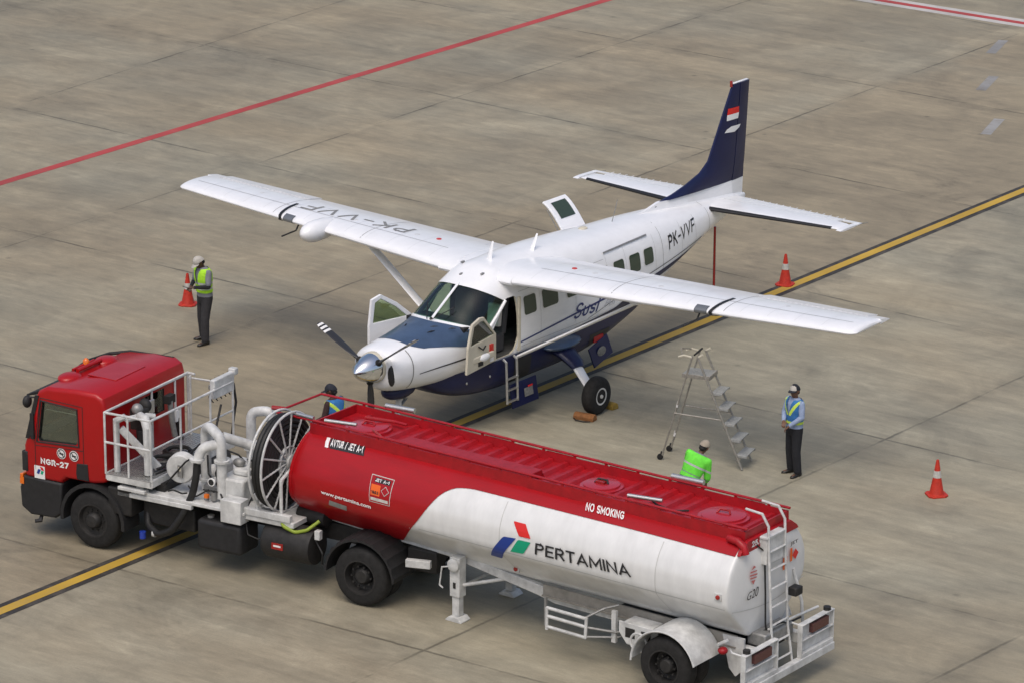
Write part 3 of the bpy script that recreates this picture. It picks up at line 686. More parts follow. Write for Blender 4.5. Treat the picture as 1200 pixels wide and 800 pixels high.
for s_ in (-1, 1):
    wg = wing_piece('wing', s_, .55, 7.94, 0, .735, plane, n=16, tip=True)
    wing_piece('flap', s_, .86, 5.28, .745, 1., wg, drop=.004, n=6)
    wing_piece('aileron', s_, 5.31, 7.62, .745, 1., wg, grow=.07, drop=.002, n=6)
    wing_piece('wing_tip', s_, 7.64, 7.93, .735, .97, wg, n=6)
    # de-ice boot band, landing light bay and pitot
    b = MB(); rg = []
    y0 = 5.02
    for y, yy in ((y0,0),(y0+.07,1)):
        le, te, z, th = wsec(y); rr = []
        for i in range(-7, 9):
            t = (abs(i)/9)**2*.55; c = te-le; yt = th*5*(.2969*math.sqrt(t)-.126*t-.3516*t*t+.2843*t**3-.1015*t**4)
            rr.append(Vector((le+c*t-.012, s_*(y+(abs(i)/9)*.10), z+c*(.08*t*(1-t))+(c*yt+.012)*(1 if i >= 0 else -1))))
        rg.append(rr)
    b.rings(rg, M['boot'], closed=False, caps=False); b.build('wing_fence', M['boot'], wg)
    b = MB(); rg = []
    for y in (4.72, 4.80, 4.98):
        le, te, z, th = wsec(y); rr = []
        for i in range(-5, 5):
            t = (abs(i)/9)**2*.40; c = te-le; yt = th*5*(.2969*math.sqrt(t)-.126*t-.3516*t*t+.2843*t**3-.1015*t**4)
            rr.append(Vector((le+c*t-.007, s_*y, z+c*(.08*t*(1-t))+(c*yt+.007)*(1 if i >= 0 else -1))))
        rg.append(rr)
    b.rings(rg, M['wingtip'], closed=False, caps=False); b.build('landing_light', M['wingtip'], wg)
    b = MB(); le, te, z, th = wsec(4.75); b.tube([(le+.2,s_*4.72,z-.08),(le+.1,s_*4.72,z-.2),(le-.32,s_*4.72,z-.22)], .016, M['prop'], 8); b.build('pitot_tube', M['prop'], wg)
    # panel lines along the span
    b = MB()
    for c_ in (.30,):
        V = []; 
        for y in frange(1.1, 7.7, 24):
            le, te, z, th = wsec(y); x = le+(te-le)*c_
            V += [wing_top(x, y, .003), wing_top(x+.012, y, .003)]
        V = [Vector((v.x, s_*v.y, v.z)) for v in V]
        b.faces(V, [(2*i,2*i+1,2*i+3,2*i+2) for i in range(23)], M['grey'])
    for yy in (2.95, 5.29):
        V = []
        for c_ in frange(.03, .98, 16):
            le, te, z, th = wsec(yy); x = le+(te-le)*c_
            for y in (yy, yy+.012): v = wing_top(x, y, .003); V.append(Vector((v.x, s_*v.y, v.z)))
        b.faces(V, [(2*i,2*i+1,2*i+3,2*i+2) for i in range(15)], M['grey'])
    b.build('panel_seam', M['grey'], wg)
    for (cx_, yy, r_) in ((.45,2.1,.055),(.40,3.6,.05),(.5,6.2,.045)):
        b = MB(); le, te, z, th = wsec(yy); v = wing_top(le+(te-le)*cx_, yy, 0); b.cyl((v.x, s_*v.y, v.z-.004),(v.x, s_*v.y, v.z+.005), r_, M['access'], 18); b.build('access_plate', M['access'], wg)
    b = MB()
    for yy in [1.2+.55*k for k in range(12)]:
        V = []
        for c_ in frange(.06, .70, 10):
            le, te, z, th = wsec(yy); x = le+(te-le)*c_
            for y in (yy, yy+.006): v = wing_top(x, y, .0025); V.append(Vector((v.x, s_*v.y, v.z)))
        b.faces(V, [(2*i,2*i+1,2*i+3,2*i+2) for i in range(9)], M['access'])
    b.build('rivet_line', M['access'], wg)
    # strut
    b = MB(); rg = []
    A, B = Vector((3.86, s_*.80, 1.20)), Vector((4.32, s_*3.15, 2.56))
    for t in (0, .03, .5, .97, 1):
        c = A.lerp(B, t); rg.append([c+Vector((math.cos(2*math.pi*j/14)*.105, 0, math.sin(2*math.pi*j/14)*.038)) for j in range(14)])
    b.rings(rg, M['white']); st = b.build('wing_strut', M['white'], plane)
    b = MB(); b.ellip(B+Vector((0,0,.02)), (.16,.14,.05), M['white']); b.build('strut_fairing', M['white'], st)
    # filler cap
    b = MB(); v = wing_top(4.5, 1.6, .0); b.cyl((v.x, s_*v.y, v.z-.01), (v.x, s_*v.y, v.z+.012), .05, M['copper']); b.build('fuel_cap', M['copper'], wg)
# wing centre section fairing over the cabin
b = MB(); rg = []
for y in frange(-.85, .85, 9):
    rg.append([Vector((x, y, zz-.01)) for x, zz in airfoil(3.52, 5.5, 2.70, .145, 0, 1, 16)])
b.rings(rg, M['white']); b.build('wing_centre_fairing', M['white'], plane)
# radar pod on the starboard wing
b = MB(); le, te, z, th = wsec(4.05)
b.lathe((le-.46, 4.05, z-.02), (1,0,0), [(0,.01),(.02,.06),(.07,.115),(.16,.17),(.28,.2),(.42,.21),(.7,.20),(1.0,.14),(1.25,.05)], M['white'], 28); b.build('radar_pod', M['white'], plane)
b = MB(); b.ellip((3.35,0,2.74),(.30,.34,.10), M['white']); 
# registration on the starboard wing, read from behind
bm = cap_text('PK-VVF', .13, .22); unit(bm)
decal('registration_marking', bm, lambda u,v: (lambda y, x: (wing_top(x, y, .006)))(2.35+2.60*u, 4.80-.46*v), M['wing_ink'], plane, .04, .2)

# empennage
def hs(y):
    t = abs(y)/3.13; return 10.70+.42*t, 11.98-.18*t
for s_ in (-1, 1):
    b = MB(); rg = []
    for y in (.05,.3,1.2,2.2,2.95,3.06,3.125):
        le, te = hs(y); f = 1 if y < 3 else (.8 if y < 3.1 else .3)
        rg.append([Vector((x, s_*y, zz)) for x, zz in airfoil(le, te, 2.42, .10*f, 0, .60, 12, 0)])
    b.rings(rg, M['white']); hb = b.build('tailplane', M['white'], plane, sharp=30)
    b = MB(); rg = []
    for y in (.16,.3,1.2,2.2,2.85):
        le, te = hs(y); rg.append([Vector((x, s_*y, zz)) for x, zz in airfoil(le, te, 2.42, .10, .615, 1, 8, 0)])
    b.rings(rg, M['white'])
    le, te = hs(3.0); b.rings([[Vector((x, s_*y, 2.42+(zz-2.42)*.8)) for x, zz in airfoil(le-.08, te-.05, 2.42, .07, 0, 1, 8, 0)] for y in (3.14, 3.26)], M['white'])
    b.rings([[Vector((x, s_*y, zz)) for x, zz in airfoil(le, te, 2.42, .08, .84, 1, 8, 0)] for y in (2.85, 3.26)], M['white'])
    b.build('elevator', M['white'], hb)
    b = MB()
    for k in range(16):
        y = .35+k*.165; le, te = hs(y); b.box((le+(te-le)*.86, s_*y, 2.42+.021), (.30,.010,.008), M['white'], Matrix.Rotation(R(3.2),3,'Y'))
    b.build('stiffener', M['white'], hb)
    b = MB(); rg = []
    for y in frange(.22, 2.98, 6):
        le, te = hs(y); rr = []
        for i in range(-4, 5):
            t = (abs(i)/9)**2*.35; c = te-le; yt = .10*5*(.2969*math.sqrt(t)-.126*t-.3516*t*t+.2843*t**3-.1015*t**4)
            rr.append(Vector((le+c*t-.006, s_*y, 2.42+(c*yt+.005)*(1 if i >= 0 else -1))))
        rg.append(rr)
    b.rings(rg, M['boot'], closed=False, caps=False); b.build('deice_boot', M['boot'], hb)
    b = MB(); b.tube([(te-.1, s_*3.2, 2.40),(te+.28, s_*3.2, 2.36)], .006, M['grey'], 6); b.build('static_wick', M['grey'], hb)
# fin and rudder: side outline, tapered thickness
def fin_piece(name, poly, m, th=.085, grid=10):
    """poly rows: (z, x_le, x_te)"""
    b = MB(); rg = []
    for z, a, c in poly:
        t_ = th*(1-.45*(z-2.7)/2.0); n = 12; rr = []
        for i in range(n+1):
            q = (1-math.cos(math.pi*i/n))/2; rr.append((a+(c-a)*q, t_*math.sqrt(max(0,1-(2*q-1)**2))**1.2*.9+.004))
        rg.append([Vector((x, y_, z)) for x, y_ in rr]+[Vector((x, -y_, z)) for x, y_ in rr[::-1]])
    b.rings(rg, m); return b.build(name, m, plane, sharp=30)
def fle(z): return lin((2.60,8.6),(2.78,8.85),(2.80,9.35),(2.84,9.80),(2.95,10.35),(3.10,10.87),(3.28,11.14),(4.60,11.90),(4.68,11.95),(4.71,12.02))(z)
zb_ = [2.60,2.70,2.78,2.81,2.83]

# white root strake and navy upper fin, split along the line measured in the photo
def splitline(x): return 2.81-.035*(x-9.7)
b = MB(); b2 = MB()
def finslab(b, pts_lo, pts_hi, m, x_end_t):
    """strip between two side curves, thickness from local chord"""
    n = len(pts_lo); rows = []
    for sgn in (1, -1):
        for (x,z) in pts_lo+pts_hi[::-1]:
            pass
def fin_thick(x, z):
    a = fle(z) if z > 2.8 else min(9.2, 8.6+(z-2.6)); c = 12.02+ (z-2.7)*.08; q = min(1,max(0,(x-a)/(c+.45-a)))
    return (.018+.075*math.sin(math.pi*min(1,q*1.05))**.7*(1-.4*(z-2.7)/2))
def fin_surf(name, xlo, xhi, zlo, zhi, m, par, nu=24, nv=20):
    b = MB(); P = {}
    for sg in (1,-1):
        for i in range(nu+1):
            for j in range(nv+1):
                v = j/nv; u = i/nu
                x, z = pos(u, v, xlo, xhi, zlo, zhi)
                P[(sg,i,j)] = Vector((x, sg*fin_thick(x,z), z))
    keys = list(P); ix = {k:n for n,k in enumerate(keys)}; F = []
    for sg in (1,-1):
        for i in range(nu):
            for j in range(nv): F.append([ix[(sg,i,j)],ix[(sg,i+1,j)],ix[(sg,i+1,j+1)],ix[(sg,i,j+1)]])
    for i in range(nu):
        for j in (0,nv): F.append([ix[(1,i,j)],ix[(1,i+1,j)],ix[(-1,i+1,j)],ix[(-1,i,j)]])
    for j in range(nv):
        for i in (0,nu): F.append([ix[(1,i,j)],ix[(1,i,j+1)],ix[(-1,i,j+1)],ix[(-1,i,j)]])
    b.faces([P[k] for k in keys], F, m, True); return b.build(name, m, par, sharp=40)
def pos(u, v, xlo, xhi, zlo, zhi):
    z0 = zlo(u); z1 = zhi(u); z = z0+(z1-z0)*v
    return xlo(z)+(xhi(z)-xlo(z))*u, z
hinge = lambda z: 11.93+(z-2.7)*.115
tev = lambda z: 12.38+(z-2.7)*.06
navyfin = fin_surf('navy_fin', lambda z: fle(max(z,2.80)), lambda z: hinge(z)-.012, lambda u: 2.812-.085*u, lambda u: 4.70, M['navy'], plane, 20, 40)
fin_surf('rudder', lambda z: hinge(z)+.012, tev, lambda u: 2.725-.01*u, lambda u: 4.71, M['navy'], plane, 8, 16)
fin_surf('rudder_lower', lambda z: hinge(z)+.012, tev, lambda u: 2.36, lambda u: 2.715-.01*u, M['white'], plane, 8, 6)

b = MB(); rg = []
for x in frange(8.75, 11.92, 20):
    zt_ = min(2.812-.085*max(0,(x-9.4)/2.55), 2.70+(x-8.75)*.17) ; th = min(.075, .015+(x-8.7)*.05)
    zc_ = hermite(FUS, x)[1]-.05; rg.append([Vector((x, -th*2.2, zc_)), Vector((x, -th*1.15, zc_+.07)), Vector((x, -th*.75, zt_)), Vector((x, th*.75, zt_)), Vector((x, th*1.15, zc_+.07)), Vector((x, th*2.2, zc_))])
b.rings(rg, M['white'], smooth=False); b.build('dorsal_strake', M['white'], plane)
b = MB(); b.tube([(11.92,0,4.66),(11.92,0,4.78)], .03, M['lens_red'], 8); b.build('beacon', M['lens_red'], plane)
b = MB(); b.box2((11.95,-.03,4.705),(12.49,.03,4.73), M['white']); b.build('fin_cap', M['white'], plane, .01)
# flag and mark on the fin
for s_ in (-1, 1):
    fz = lambda u,v,s_=s_: (u, s_*(fin_thick(u,v)+.007), v)
    b = decal('flag', poly_bm([[(11.72,4.115),(12.10,4.115),(12.10,4.24),(11.76,4.24)]]), fz, M['red_ink'], navyfin, .05, .05)
    decal('flag_white', poly_bm([[(11.70,4.0),(12.07,4.0),(12.10,4.115),(11.72,4.115)]]), fz, M['white_flat'], navyfin, .05, .05)
    decal('tail_emblem', poly_bm([[(11.62,3.77),(11.95,3.74),(12.12,3.80),(12.17,3.86),(11.84,3.87),(11.70,3.83)]]), fz, M['white_flat'], navyfin, .05, .05)
# lettering on the sides
bm = cap_text('PK-VVF', .15, .16, .22); unit(bm)
for s_ in (-1, 1):
    def fn(u, v, s_=s_):
        if s_ > 0: u = 1-u
        q = bil([(8.83,2.37),(10.03,2.46),(9.99,2.20),(8.87,2.06)] if s_ < 0 else [(8.83,2.37),(10.03,2.46),(9.99,2.20),(8.87,2.06)], u, v); return fside(q[0], q[1], s_, .007)
    decal('registration_marking', bm.copy(), fn, M['black_ink'], plane, .05, .25)
bm = cap_text('Susi', .13, .14, .30); unit(bm)
def fn(u, v):
    q = bil([(5.58,1.79),(6.40,1.73),(6.36,1.48),(5.52,1.50)], u, v); return fside(q[0], q[1], -1, .010)
decal('operator_lettering', bm, fn, M['susi_ink'], plane, .06, .25)
bm = cap_text('Air', .10, .14, .30); unit(bm)
def fn(u, v):
    q = bil([(6.52,1.76),(7.0,1.73),(6.97,1.48),(6.48,1.50)], u, v); return fside(q[0], q[1], -1, .010)
decal('operator_lettering', bm, fn, mat('faded_lettering',(.55,.56,.60),.4), plane, .1, .3)
# cargo door rail, panel seams, steps
patch('rain_rail', -1, 6.64, 8.18, lambda x: 2.505, lambda x: 2.535, M['grey'], .02, 16, 1)
for x0 in (6.66, 7.30, 8.34): patch('door_seam', -1, x0, x0+.004, lambda x: 1.55, lambda x: 2.50, M['grey'], .004, 1, 12)
patch('panel_seam', -1, 8.62, 8.63, lambda x: 1.45, lambda x: 2.65, M['grey'], .004, 1, 12)
patch('panel_seam', -1, 10.6, 10.61, lambda x: 1.95, lambda x: 2.6, M['grey'], .004, 1, 10)
for x0 in (4.5, 5.6, 9.4, 10.0): patch('frame_seam', -1, x0, x0+.005, lambda x: 1.45 if x < 9 else 1.8, lambda x: 2.62 if x < 9 else 2.5, M['grey'], .004, 1, 14)
for z0 in (2.42, 1.38): patch('lap_seam', -1, 3.9, 6.6, lambda x: z0, lambda x: z0+.005, M['grey'], .004, 24, 1)
# roof antennas and fittings
def ant(name, pts, r, m): b = MB(); b.tube(pts, r, m, 8, flat=(1,.35)); return b.build(name, m, plane)
ant('blade_antenna', [(3.98,0,2.86),(4.02,0,3.02),(4.10,0,3.22)], [.07,.045,.02], M['white'])
ant('blade_antenna', [(4.95,-.25,2.86),(5.03,-.25,3.0),(5.14,-.25,3.18)], [.06,.04,.02], M['white'])
b = MB(); b.tube([(7.88,0,2.74),(7.98,0,2.95),(8.06,0,3.16)], .008, M['grey'], 6); b.build('whip_antenna', M['grey'], plane)
b = MB(); b.ellip((7.0,.05,2.81),(.11,.08,.03), M['cream']); b.build('gps_dome', M['cream'], plane)
b = MB(); b.ellip((6.2,-.05,2.835),(.08,.06,.02), M['white']); b.ellip((9.3,0,2.745),(.07,.05,.02), M['grey']); b.build('roof_fitting', M['white'], plane)
for q in ((3.30,.12),(3.42,-.28),(3.62,.34)):
    b = MB(); p = fsec(q[0], math.acos(max(-1,min(1,q[1]/.8)))); b.ellip((q[0],q[1],hermite(FUS,q[0])[1]-.004-.12*q[1]**2),(.06,.03,.02), M['grey']); b.build('roof_vent', M['grey'], plane)
# airstair upper half, propped open above the starboard rear door
b = MB(); rg = []
for t in frange(0,1,8):
    y = .74+.55*t; z = 2.46+.62*math.sin(t*1.25); rg.append([Vector((7.36,y,z)),Vector((8.09,y,z)),Vector((8.09,y+.02,z-.035)),Vector((7.36,y+.02,z-.035))])
b.rings(rg, M['white'], smooth=False); air = b.build('airstair_door', M['white'], plane, .01)
b = MB(); V = []
for t in frange(.36,.84,8):
    y = .74+.55*t; z = 2.46+.62*math.sin(t*1.25); n = Vector((0,-.62*1.25*math.cos(t*1.25), .55)).normalized()*.008; V += [Vector((7.50,y,z))+n, Vector((7.96,y,z))+n]
b.faces(V, [(2*i,2*i+1,2*i+3,2*i+2) for i in range(7)], M['pane_dark']); b.build('door_window', M['pane_dark'], air)
b = MB(); b.tube([(7.4,.78,2.3),(7.38,1.2,2.9)], .01, M['grey'], 6); b.build('door_stay', M['grey'], air)
# cargo pod
POD = [(1.55,.10,1.20,1.14),(1.75,.40,1.23,.98),(2.0,.58,1.25,.84),(2.4,.71,1.25,.71),(2.9,.78,1.25,.63),(3.6,.80,1.25,.585),(5.2,.80,1.25,.585),(6.0,.79,1.25,.63),(6.7,.77,1.25,.75),(7.3,.74,1.25,.92),(7.8,.70,1.25,1.10),(8.05,.60,1.25,1.2)]
b = MB(); rg = []
for x in frange(1.55, 8.05, 46):
    w_, zt, zb = hermite(POD, x); rr = []
    for j in range(20):
        a = math.pi*j/19; c, s = math.cos(a), math.sin(a)
        rr.append(Vector((x, w_*math.copysign(abs(c)**(.5), c), zt-(zt-zb)*abs(s)**.55)))
    rg.append(rr)
b.rings(rg, M['navy']); pod = b.build('cargo_pod', M['navy'], plane)
def podside(x, z, off): 
    w_, zt, zb = hermite(POD, x); return Vector((x, -(w_+off), z))
for (x0,x1,z0,z1,mm,nm) in ((3.72,4.24,.66,1.15,'black_ink','pod_opening'),(6.12,6.80,.78,1.04,'black_ink','pod_opening')):
    b = MB(); P = []
    for i in range(9):
        for j in range(7):
            x = x0+(x1-x0)*i/8; z = z0+(z1-z0)*j/6; w_, zt, zb = hermite(POD, x)
            s = max(0,min(1,(zt-z)/(zt-zb)))**(1/.55); c = math.sqrt(max(0,1-s*s)); P.append(Vector((x, -(w_*c**.5+.006), z)))
    b.faces(P, [(i*7+j,(i+1)*7+j,(i+1)*7+j+1,i*7+j+1) for i in range(8) for j in range(6)], M[mm]); b.build(nm, M[mm], pod)
b = MB(); b.box((6.42,-.765,.90),(.30,.02,.12), M['red_top']); b.build('red_baggage', M['red_top'], pod)
b = MB(); b.box((3.92,-.88,.50),(.80,.035,.46), M['navy'], Matrix.Rotation(R(-9),3,'X')); fl = b.build('pod_door', M['navy'], pod, .01)
b = MB(); b.box((4.02,-.915,.50),(.26,.006,.16), M['grey_ink'], Matrix.Rotation(R(-9),3,'X')); b.box((4.08,-.905,.60),(.14,.006,.03), M['red_ink'], Matrix.Rotation(R(-9),3,'X')); b.build('door_placard', M['grey_ink'], fl)
b = MB(); b.box((6.42,-.82,.66),(.66,.03,.40), M['navy'], Matrix.Rotation(R(-12),3,'X')@Matrix.Rotation(R(-14),3,'Y')); fl = b.build('pod_door', M['navy'], pod, .01)
b = MB(); b.ellip((6.42,-.85,.66),(.14,.008,.10), M['grey_ink'], 10, 6); b.build('door_placard', M['grey_ink'], fl)
for x in (2.4, 3.0, 5.4):
    b = MB(); b.ellip((x, -hermite(POD,x)[0]-.0, 1.02),(.025,.012,.025), M['alu']); b.build('pod_latch', M['alu'], pod)
# crew ladder hanging from the cockpit sill
b = MB()
for x in (3.34,3.66): b.tube([(x,-.83,1.27),(x,-.90,1.22),(x,-.93,.42)], .024, M['alu'], 8)
for z in (.45,.68,.90,): b.box((3.50,-.93,z),(.32,.05,.025), M['alu'])
b.build('crew_ladder', M['alu'], plane)
# undercarriage
def wheel_mb(c, r, w_, m_t, m_r, ax=(0,1,0), rim=.45):
    ax = Vector(ax); c = Vector(c); h = w_/2
    t = MB(); t.lathe(c-ax*h, ax, [(.0,r*rim),(.0,r*.72),(w_*.05,r*.88),(w_*.18,r*.97),(w_*.35,r),(w_*.65,r),(w_*.82,r*.97),(w_*.95,r*.88),(w_,r*.72),(w_,r*rim)], m_t, 36, caps=True)
    q = MB(); q.lathe(c-ax*(h+.004), ax, [(0,r*rim*1.02),(.0,r*rim*.85),(.05,r*rim*.6),(.055,.001)], m_r, 24, caps=False); q.lathe(c-ax*(h+.02), ax, [(0,.001),(0,.035),(.06,.045)], m_r, 14, caps=False)
    q.lathe(c+ax*(h+.004), -ax, [(0,r*rim*1.02),(.0,r*rim*.85),(.05,r*rim*.6),(.055,.001)], m_r, 24, caps=False)
    return t, q
for s_ in (-1, 1):
    b = MB(); b.tube([(5.1, s_*.70, 1.08),(5.1, s_*1.0, .98),(5.08, s_*1.22, .84),(5.06, s_*1.30, .76)], [.17,.16,.13,.10], M['navy'], 14, flat=(1.5,.75))
    b.ellip((5.15, s_*.82, 1.14),(.52,.28,.10), M['blue_top']); b.build('gear_fairing', M['navy'], plane)  # the blue ellipsoid is sky sheen on the navy fairing, painted as colour
    b = MB(); b.tube([(5.07, s_*1.22, .82),(5.0, s_*1.55, .52),(4.95, s_*1.70, .37)], [.085,.075,.065], M['white'], 12, flat=(1.4,.6)); gl = b.build('main_gear_leg', M['white'], plane)
    t, q = wheel_mb((4.92, s_*1.82, .365), .365, .24, M['rubber'], M['white_steel'])
    wt = t.build('main_wheel', M['rubber'], plane); q.build('rim', M['white_steel'], wt)
b = MB(); b.tube([(1.30,0,1.15),(1.28,0,.70),(1.26,0,.55)], [.06,.055,.05], M['white_steel'], 12); b.tube([(1.27,.0,.56),(1.2,.13,.50),(1.2,.13,.30)], .03, M['white_steel'], 8); b.tube([(1.27,.0,.56),(1.2,-.13,.50),(1.2,-.13,.30)], .03, M['white_steel'], 8)
b.tube([(1.32,.05,.95),(1.55,.05,.80),(1.3,.04,.66)], .022, M['grey'], 8); b.build('nose_gear_leg', M['white_steel'], plane)
t, q = wheel_mb((1.20,0,.28), .28, .20, M['rubber'], M['white_steel']); wt = t.build('nose_wheel', M['rubber'], plane); q.build('rim', M['white_steel'], wt)
b = MB(); b.ellip((1.28,0,1.06),(.42,.24,.17), M['navy']); b.build('nose_gear_fairing', M['navy'], plane)
b = MB(); b.tube([(.95,.50,1.45),(.90,.62,1.38),(1.05,.70,1.30),(1.35,.72,1.25)], [.10,.11,.11,.10], M['grey'], 14); b.build('exhaust_pipe', M['grey'], plane)
# ------------------------------------------------------------------ the tanker: x towards its rear, -y is its left side
TX, TY, TR = -4.93, .83, R(-82.34)
truck = empty('tanker_truck', (TX, TY, 0), TR, 'red and white articulated fuel tanker with open platform and hose reel behind its red cab', 'tanker truck')
KX, KR = 5.328, R(-6.96)          # the trailer swings about its kingpin
def TP(mb, name, m=None, parent=None, **k):
    """a trailer part: built in the trailer's own frame"""
    if parent is None: return mb.build(name, m, truck, loc=(KX,0,0), rotz=KR, **k)
    return mb.build(name, m, parent, **k)
xz = lambda u,v,w_: (u, w_, v)
# --- cab shell with real window openings
PROF = [(-1.42,1.05),(-1.42,1.62),(-1.36,1.78),(-1.16,2.50),(-1.08,2.64),(-.90,2.735),(-.3,2.78),(.12,2.775),(.25,2.70),(.29,2.56),(.29,1.22),(.02,1.16),(-.55,1.16),(-.66,1.05)]
b = MB(); b.prism(PROF, xz, -1.215, 1.215, M['red_cab']); cab = b.build('cab', M['red_cab'])
md = cab.modifiers.new('bv', 'BEVEL'); md.width = .075; md.segments = 4; md.limit_method = 'ANGLE'; md.angle_limit = R(50)
b = MB(); b.prism([(-1.30,1.24),(-1.30,1.66),(-1.06,2.52),(-.9,2.62),(.1,2.66),(.2,2.5),(.2,1.24)], xz, -1.12, 1.12, M['interior']); c1 = b.build('c', M['interior'])
WIN = [(-1.00,2.46),(-.30,2.42),(-.26,2.38),(-.28,1.84),(-.32,1.80),(-1.07,1.75),(-1.10,1.80)]
b = MB(); b.prism(WIN, xz, -2, 2, M['black']); c2 = b.build('c', M['black'])
b = MB(); b.prism([(-1.6,1.80),(-1.25,1.84),(-1.05,2.50),(-1.6,2.6)], xz, -1.08, 1.08, M['black']); c3 = b.build('c', M['black'])
b = MB(); b.box2((.1,-.15,2.02),(.5,.55,2.42), M['black']); c4 = b.build('c', M['black'])
for c_ in (c1, c2, c3, c4): boolean(cab, c_)
dg = bpy.context.evaluated_depsgraph_get(); dg.update()
me = bpy.data.meshes.new_from_object(cab.evaluated_get(dg), preserve_all_data_layers=True, depsgraph=dg)
for o_ in (cab, c1, c2, c3, c4): bpy.data.objects.remove(o_, do_unlink=True)
me.shade_smooth(); me.set_sharp_from_angle(angle=R(30)); cab = link('cab', me, truck)
for s_ in (-1, 1):
    b = MB(); b.prism([(-1.02,2.48),(-.27,2.44),(-.24,1.79),(-1.13,1.73)], xz, s_*1.165, s_*1.172, M['glass_cab']); b.build('side_window', M['glass_cab'], cab)
    b = MB()
    for p in (((-1.17,1.22),(-1.17,1.75)),((-1.17,1.75),(-1.03,2.53)),((-1.03,2.53),(-.16,2.50)),((-.16,2.50),(-.16,1.22)),((-.16,1.72),(-1.17,1.66))):
        b.tube([(p[0][0],s_*1.217,p[0][1]),(p[1][0],s_*1.217,p[1][1])], .006, M['chassis'], 6)
    b.build('door_seam', M['chassis'], cab)
    b = MB(); b.tube([(-1.13,s_*1.216,1.73),(-1.02,s_*1.216,2.48),(-.27,s_*1.216,2.44),(-.25,s_*1.216,1.78),(-1.13,s_*1.216,1.73)], .014, M['black'], 6); b.build('window_seal', M['black'], cab)
    b = MB(); b.prism([(-.32,1.30),(-.30,1.48),(-.08,1.50),(-.06,1.20),(-.30,1.2)], xz, s_*1.19, s_*1.235, M['black']); b.build('door_handle', M['black'], cab, .01)
    b = MB(); b.tube([(-1.14,s_*1.15,2.5),(-1.28,s_*1.22,2.50),(-1.30,s_*1.24,2.42)], .016, M['black'], 8); b.ellip((-1.30,s_*1.22,2.42),(.07,.10,.11), M['black']); b.box((-1.20,s_*1.235,2.0),(.07,.05,.46), M['black']); b.build('side_mirror', M['black'], cab, .02)
    b = MB(); b.prism([(-1.36,1.76),(-1.28,1.76),(-1.05,2.56),(-1.13,2.56)], xz, s_*1.205, s_*1.228, M['black']); b.build('screen_pillar', M['black'], cab)
b = MB(); b.prism([(-1.375,1.80),(-1.365,1.80),(-1.125,2.56),(-1.135,2.56)], xz, -1.12, 1.12, M['glass_cab']); b.build('windscreen', M['glass_cab'], cab)
b = MB(); b.box((.27,.2,2.22),(.01,.74,.44), M['glass_cab']); b.build('rear_window', M['glass_cab'], cab)
b = MB(); b.prism([(-1.16,2.60),(-1.40,2.50),(-1.42,2.46),(-1.14,2.54)], xz, -1.1, 1.1, M['black']); b.build('sun_visor', M['black'], cab, .01)
b = MB(); b.box2((-1.445,-1.05,1.0),(-1.40,1.05,1.62), M['black']); b.build('grille', M['black'], cab, .02)
b = MB(); b.prism([(-1.50,.50),(-1.52,.85),(-1.44,1.07),(-.64,1.055),(-.66,.50),(-.80,.40),(-1.30,.38)], xz, -1.225, -.55, M['black']); b.prism([(-1.50,.50),(-1.52,.85),(-1.44,1.07),(-.64,1.055),(-.66,.50),(-.80,.40),(-1.30,.38)], xz, .55, 1.225, M['black']); b.box2((-1.49,-.56,.45),(-1.3,.56,1.0), M['black']); bp = b.build('bumper', M['black'], cab, .035)
for s_ in (-1,1):
    b = MB(); b.box((-1.49, s_*1.08, 1.0), (.06,.26,.18), M['amber']); b.build('headlamp', M['amber'], bp, .01)
    b = MB(); b.box((-1.46, s_*1.235, .98), (.08,.012,.12), M['amber']); b.build('corner_lamp', M['amber'], bp)
b = MB(); b.tube([(-1.15,-1.1,.42),(-1.12,-1.2,.30),(-1.20,-1.25,.29)], .035, M['black'], 8); b.build('tow_bracket', M['black'], bp)
b = MB(); b.box2((-1.45,-1.232,1.16),(-1.33,-1.12,1.52), M['black']); b.build('corner_panel', M['black'], cab, .02)
# cab inside
b = MB(); b.box2((-1.25,-1.08,1.5),(-.95,1.08,1.86), M['black']); b.build('dashboard', M['black'], cab, .04)
b = MB(); b.lathe((-.83,-.62,1.92), (-.5,0,.86), [(0,.21),(.02,.22),(.03,.21),(.02,.20),(0,.21)], M['black'], 24, caps=False); b.build('steering_wheel', M['black'], cab)
for y in (-.62,.62):
    b = MB(); b.box2((-.6,y-.24,1.3),(-.1,y+.24,1.62), M['seat']); b.box((-.08,y,1.95),(.13,.46,.75), M['seat'], Matrix.Rotation(R(8),3,'Y')); b.build('cab_seat', M['seat'], cab, .04)
b = MB(); b.box2((-.98,-1.12,2.3),(-.35,-1.11,2.31), M['headset']); b.build('blind', M['headset'], cab)
# roof furniture
b = MB(); b.prism([(-.62,-.42),(-.60,.40),(-.02,.46),(.0,-.44)], lambda u,v,w_: (u,v,w_), 2.772, 2.792, M['red_cab']); b.build('roof_hatch', M['red_cab'], cab, .008)
for y in (-.56,.50):
    b = MB(); b.ellip((-.88,y,2.735),(.19,.24,.075), M['red_cab']); b.build('roof_dome', M['red_cab'], cab)
b = MB(); b.tube([(-.86,-.36,2.80),(-.86,.32,2.80)], .035, M['red_cab'], 10); b.tube([(-1.0,-.30,2.77),(-1.0,.32,2.77)], .03, M['red_cab'], 10); b.build('light_bar', M['red_cab'], cab)
b = MB(); b.lathe((-.98,.06,2.78),(0,0,1),[(0,.06),(.07,.055),(.10,.03),(.11,.001)], M['amber'], 16); b.build('beacon', M['amber'], cab)
b = MB(); b.tube([(-1.12,-.2,2.66),(-1.18,.35,2.72),(-1.08,.9,2.72),(-.8,1.12,2.74),(.1,1.14,2.76)], .03, M['chassis'], 8); b.build('air_pipe', M['chassis'], cab)
